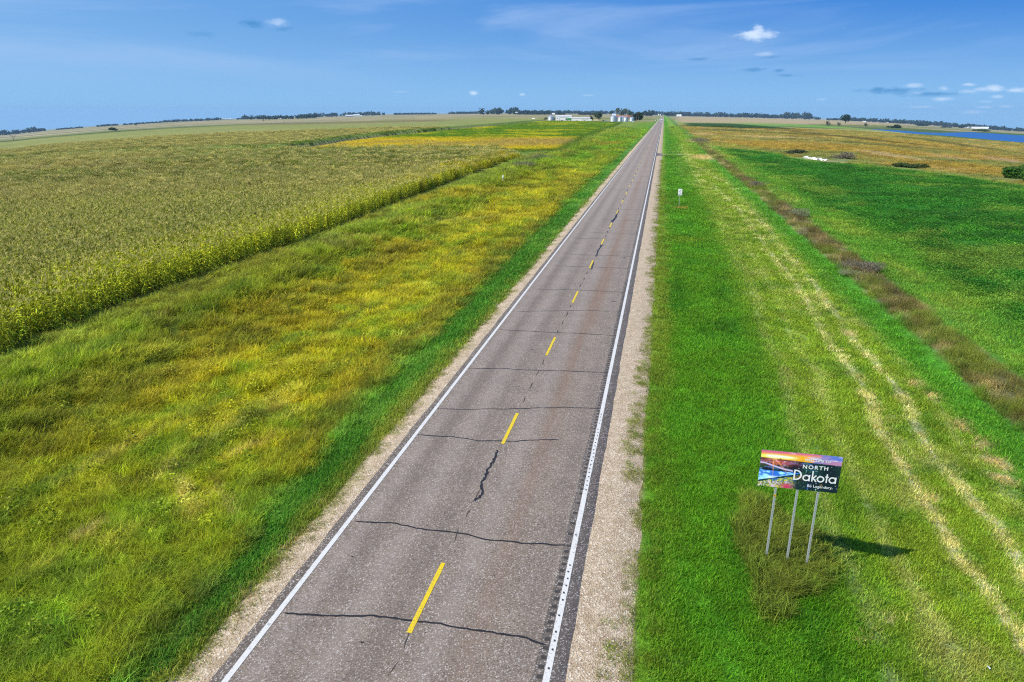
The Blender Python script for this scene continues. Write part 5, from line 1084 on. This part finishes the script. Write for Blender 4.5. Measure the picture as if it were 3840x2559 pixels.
hill = (v_ < .14+.50*u-.02+(n_a-.5)*.08)*(v_ < .14+.50*u+.02)*(u < .62)*(v_ < .62-.38*(u-.3)); hc = lerp(np.zeros(u.shape+(3,))+(.05, .16, .03), (.62, .58, .05), sm(n_c, .45, .6)); hc = lerp(hc, (.03, .14, .40), sm(n_d, .52, .6)*(v_ < .3)); hc = lerp(hc, (.60, .45, .62), sm(n_a*.4+n_d*.6, .52, .62)*(v_ < .17))
hc = lerp(hc, (.55, .03, .12), np.exp(-((u-.37)/.08)**2-((v_-.05)/.09)**2)); hc = lerp(hc, (.01, .03, .03), sm(u, .38, .5)); hc = lerp(hc, (.55, .30, .05), np.exp(-((u-.50)/.05)**2-((v_-.42)/.12)**2)*.7*sm(n_c, .4, .6))
land = lerp(land, hc, hill*1.); land = lerp(land, (.008, .02, .025), sm(u, .6, .85)*.75); land = lerp(land, (.55, .28, .06), sm(n_a, .56, .6)*np.exp(-((v_-.25+.3*(u-.6))/.02)**2)*(u > .55)*.8)
dots = (fbm(u*60, v_*33, 1.0, 1, 205) > .93); land = lerp(land, (.55, .75, .8), dots*.6)
for ang, L_, am in ((-88, .40, .9), (-50, .46, .9), (-140, .20, .6), (-112, .2, .5), (-70, .2, .5), (-30, .16, .4), (80, .1, .4), (120, .08, .4), (50, .08, .4)):
    ca, sa = math.cos(math.radians(ang)), math.sin(math.radians(ang)); du = (u-.165)*Wd; dv = (v_-.84)*Hd; al_ = du*ca+dv*sa; pe = -du*sa+dv*ca; mray = np.exp(-(pe/.014)**2)*(al_ > 0)*np.clip(1-al_/(L_*1.6), 0, 1)*am
    land = lerp(land, (1., .42, .10), mray)
art = lerp(land, skyc, sm(v_-hz, -.006, .006)); art = lerp(art, (1., .85, .6), np.exp(-(((u-.165)*Wd/.10)**2+((v_-.845)*Hd/.045)**2)))
idx = np.arange(NU*NV).reshape(NV, NU); q = np.stack([idx[:-1, :-1], idx[:-1, 1:], idx[1:, 1:], idx[1:, :-1]], -1).reshape(-1, 4)
m_art, t, b, _ = new_mat('printed_sheet'); ta = nd(t, 'ShaderNodeAttribute', attribute_name='col'); t.links.new(ta.outputs['Color'], b.inputs['Base Color']); b.inputs['Roughness'].default_value = .5; b.inputs['Specular IOR Level'].default_value = .12
panel = MB().box(x0_, -x0_, -.004, .0, Z0, Z1).build('panel', m_alum, WS)
mesh_np('landscape_print', np.stack([x0_+u*Wd, np.full(u.shape, -.0075), Z0+v_*Hd], -1).reshape(-1, 3), q, [m_art], panel, attrs={'col': np.clip(art*1.25, 0, 1).reshape(-1, 3)})
m_ltr = simple('white_print', (.84, .84, .85), .4, var=.02)
def ring(mb, cx_, cz, ro, ri, y_, a0=0, a1=360, n=28):
    v = []; f = []
    for i in range(n+1):
        a = math.radians(a0+(a1-a0)*i/n); v += [(cx_+ro*math.cos(a), y_, cz+ro*math.sin(a)), (cx_+ri*math.cos(a), y_, cz+ri*math.sin(a))]
    for i in range(n): f.append((2*i, 2*i+1, 2*i+3, 2*i+2))
    mb.add(v, f)
YL = -.0125; uz = lambda uu, vv: (x0_+uu*Wd, Z0+vv*Hd)
mb = MB(); th = .040
# D a k o t a, geometric sans, drawn from bars and rings; sizes follow the panel
bx, bz = uz(.435, .260); capH = .315; r_ = .094
bar(mb, bx+th/2, bz, bx+th/2, bz+capH, th, YL); ring(mb, bx+.055, bz+capH/2, capH/2, capH/2-th, YL-.0001, -90, 90); bar(mb, bx, bz+th/2, bx+.06, bz+th/2, th, YL-.0002); bar(mb, bx, bz+capH-th/2, bx+.06, bz+capH-th/2, th, YL-.0002)
def let_a(x): ring(mb, x+r_, bz+r_, r_+.004, r_-th*.82, YL); bar(mb, x+2*r_-th*.35, bz, x+2*r_-th*.35, bz+2*r_+.002, th*.88, YL-.0002); return x+2*r_+th*.2
xx = bx+.055+capH/2+.026
xx = let_a(xx)+.034
bar(mb, xx+th*.44, bz, xx+th*.44, bz+capH+.01, th*.88, YL); bar(mb, xx+th*.6, bz+.085, xx+.115, bz+.195, th*.9, YL-.0002); bar(mb, xx+th*.8, bz+.115, xx+.128, bz, th*.9, YL-.0003); xx += .138
ring(mb, xx+r_, bz+r_, r_+.004, r_-th*.82, YL-.0004); xx += 2*r_+.016
bar(mb, xx+.045, bz, xx+.045, bz+.265, th*.88, YL); bar(mb, xx, bz+.178, xx+.092, bz+.178, th*.75, YL-.0002); xx += .10
let_a(xx)
o = mb.build('lettering_dakota', m_ltr, panel)
def text(s, u0, v0, size, sx_=1., sp=1., bold=0., name='lettering'):
    cu = bpy.data.curves.new(name, 'FONT'); cu.body = s; cu.size = size; cu.space_character = sp; cu.offset = bold; cu.fill_mode = 'FRONT'
    o = bpy.data.objects.new(name, cu); C.objects.link(o); bpy.context.view_layer.update()
    me = bpy.data.meshes.new_from_object(o.evaluated_get(bpy.context.evaluated_depsgraph_get())); bpy.data.objects.remove(o)
    o = bpy.data.objects.new(name, me); C.objects.link(o); o.parent = panel; me.materials.clear(); me.materials.append(m_ltr)
    X_, Z_ = uz(u0, v0); o.location = (X_, YL-.001, Z_); o.rotation_euler = (math.pi/2, 0, 0); o.scale = (sx_, 1, 1); return o
text('WELCOME TO', .545, .805, .106, .98, .97, .002, 'lettering_welcome'); text('NORTH', .530, .600, .160, 1.0, 1.30, .003, 'lettering_north'); text('Be Legendary.', .620, .10, .116, .98, 1.02, .0008, 'lettering_legendary'); text('TM', .957, .185, .03, 1, 1, 0, 'trademark_sign')
# posts: perforated square tube
m_post, t, b, _ = new_mat('galvanised_post'); co = nd(t, 'ShaderNodeTexCoord').outputs['Object']; sp = nd(t, 'ShaderNodeSeparateXYZ'); t.links.new(co, sp.inputs[0])
hz_ = math_n(t, 'MULTIPLY', math_n(t, 'SUBTRACT', math_n(t, 'FRACT', math_n(t, 'DIVIDE', sp.outputs[2], .0508)), .5), .0508); d2_ = math_n(t, 'SQRT', math_n(t, 'ADD', math_n(t, 'MULTIPLY', hz_, hz_), math_n(t, 'MULTIPLY', sp.outputs[0], sp.outputs[0])))
t.links.new(mixc(t, maprange(t, d2_, .008, .0115), (.05, .05, .05), (.50, .53, .55)), b.inputs['Base Color']); b.inputs['Metallic'].default_value = .35; b.inputs['Roughness'].default_value = .45
for k, xp in enumerate((-.54, .03, .57)):
    xw = 4.28+xp; g0 = gz(xw, 17.9); po = MB().box(-.026, .026, .0, .052, g0-.3, Z1-.06).build('post', m_post, WS); po.location = (xp, .004, 0)
    MB().box(-.032, .032, -.006, .058, g0-.2, g0+.28).build('post_sleeve', m_alum, po)
    for zz in (Z0+.2, Z1-.2): MB().lathe([(.014, 0), (.014, .006)], 8).build('bolt', m_alum, po).location = (0, -.014, zz)
    if k == 0:
        st = MB().lathe([(.036, 0), (.036, .003)], 16).build('sticker', simple('yellow_sticker', (.80, .45, .02), .5), po); st.rotation_euler = (math.pi/2, 0, 0); st.location = (0, -.003, 2.12)
        bb = MB(); bar(bb, -.02, 2.135, .018, 2.108, .014, -.0065); bb.build('sticker_mark', m_blk, po)

# ------------------------------------------------------------------ haze
m_hz = bpy.data.materials.new('air'); m_hz.use_nodes = True; t = m_hz.node_tree; t.nodes.clear(); ho = nd(t, 'ShaderNodeOutputMaterial')
pv = nd(t, 'ShaderNodeVolumePrincipled'); pv.inputs['Density'].default_value = 4.0e-5; pv.inputs['Color'].default_value = (.42, .68, 1., 1); pv.inputs['Anisotropy'].default_value = 0.
t.links.new(pv.outputs[0], ho.inputs['Volume'])
zmin = float(GZ.min()); hzb = MB().box(-16600, 16600, -16600, 16600, zmin-1.5, 95).build('haze', m_hz); tag(hzb, 'thin blue summer haze over the prairie', kind='stuff')
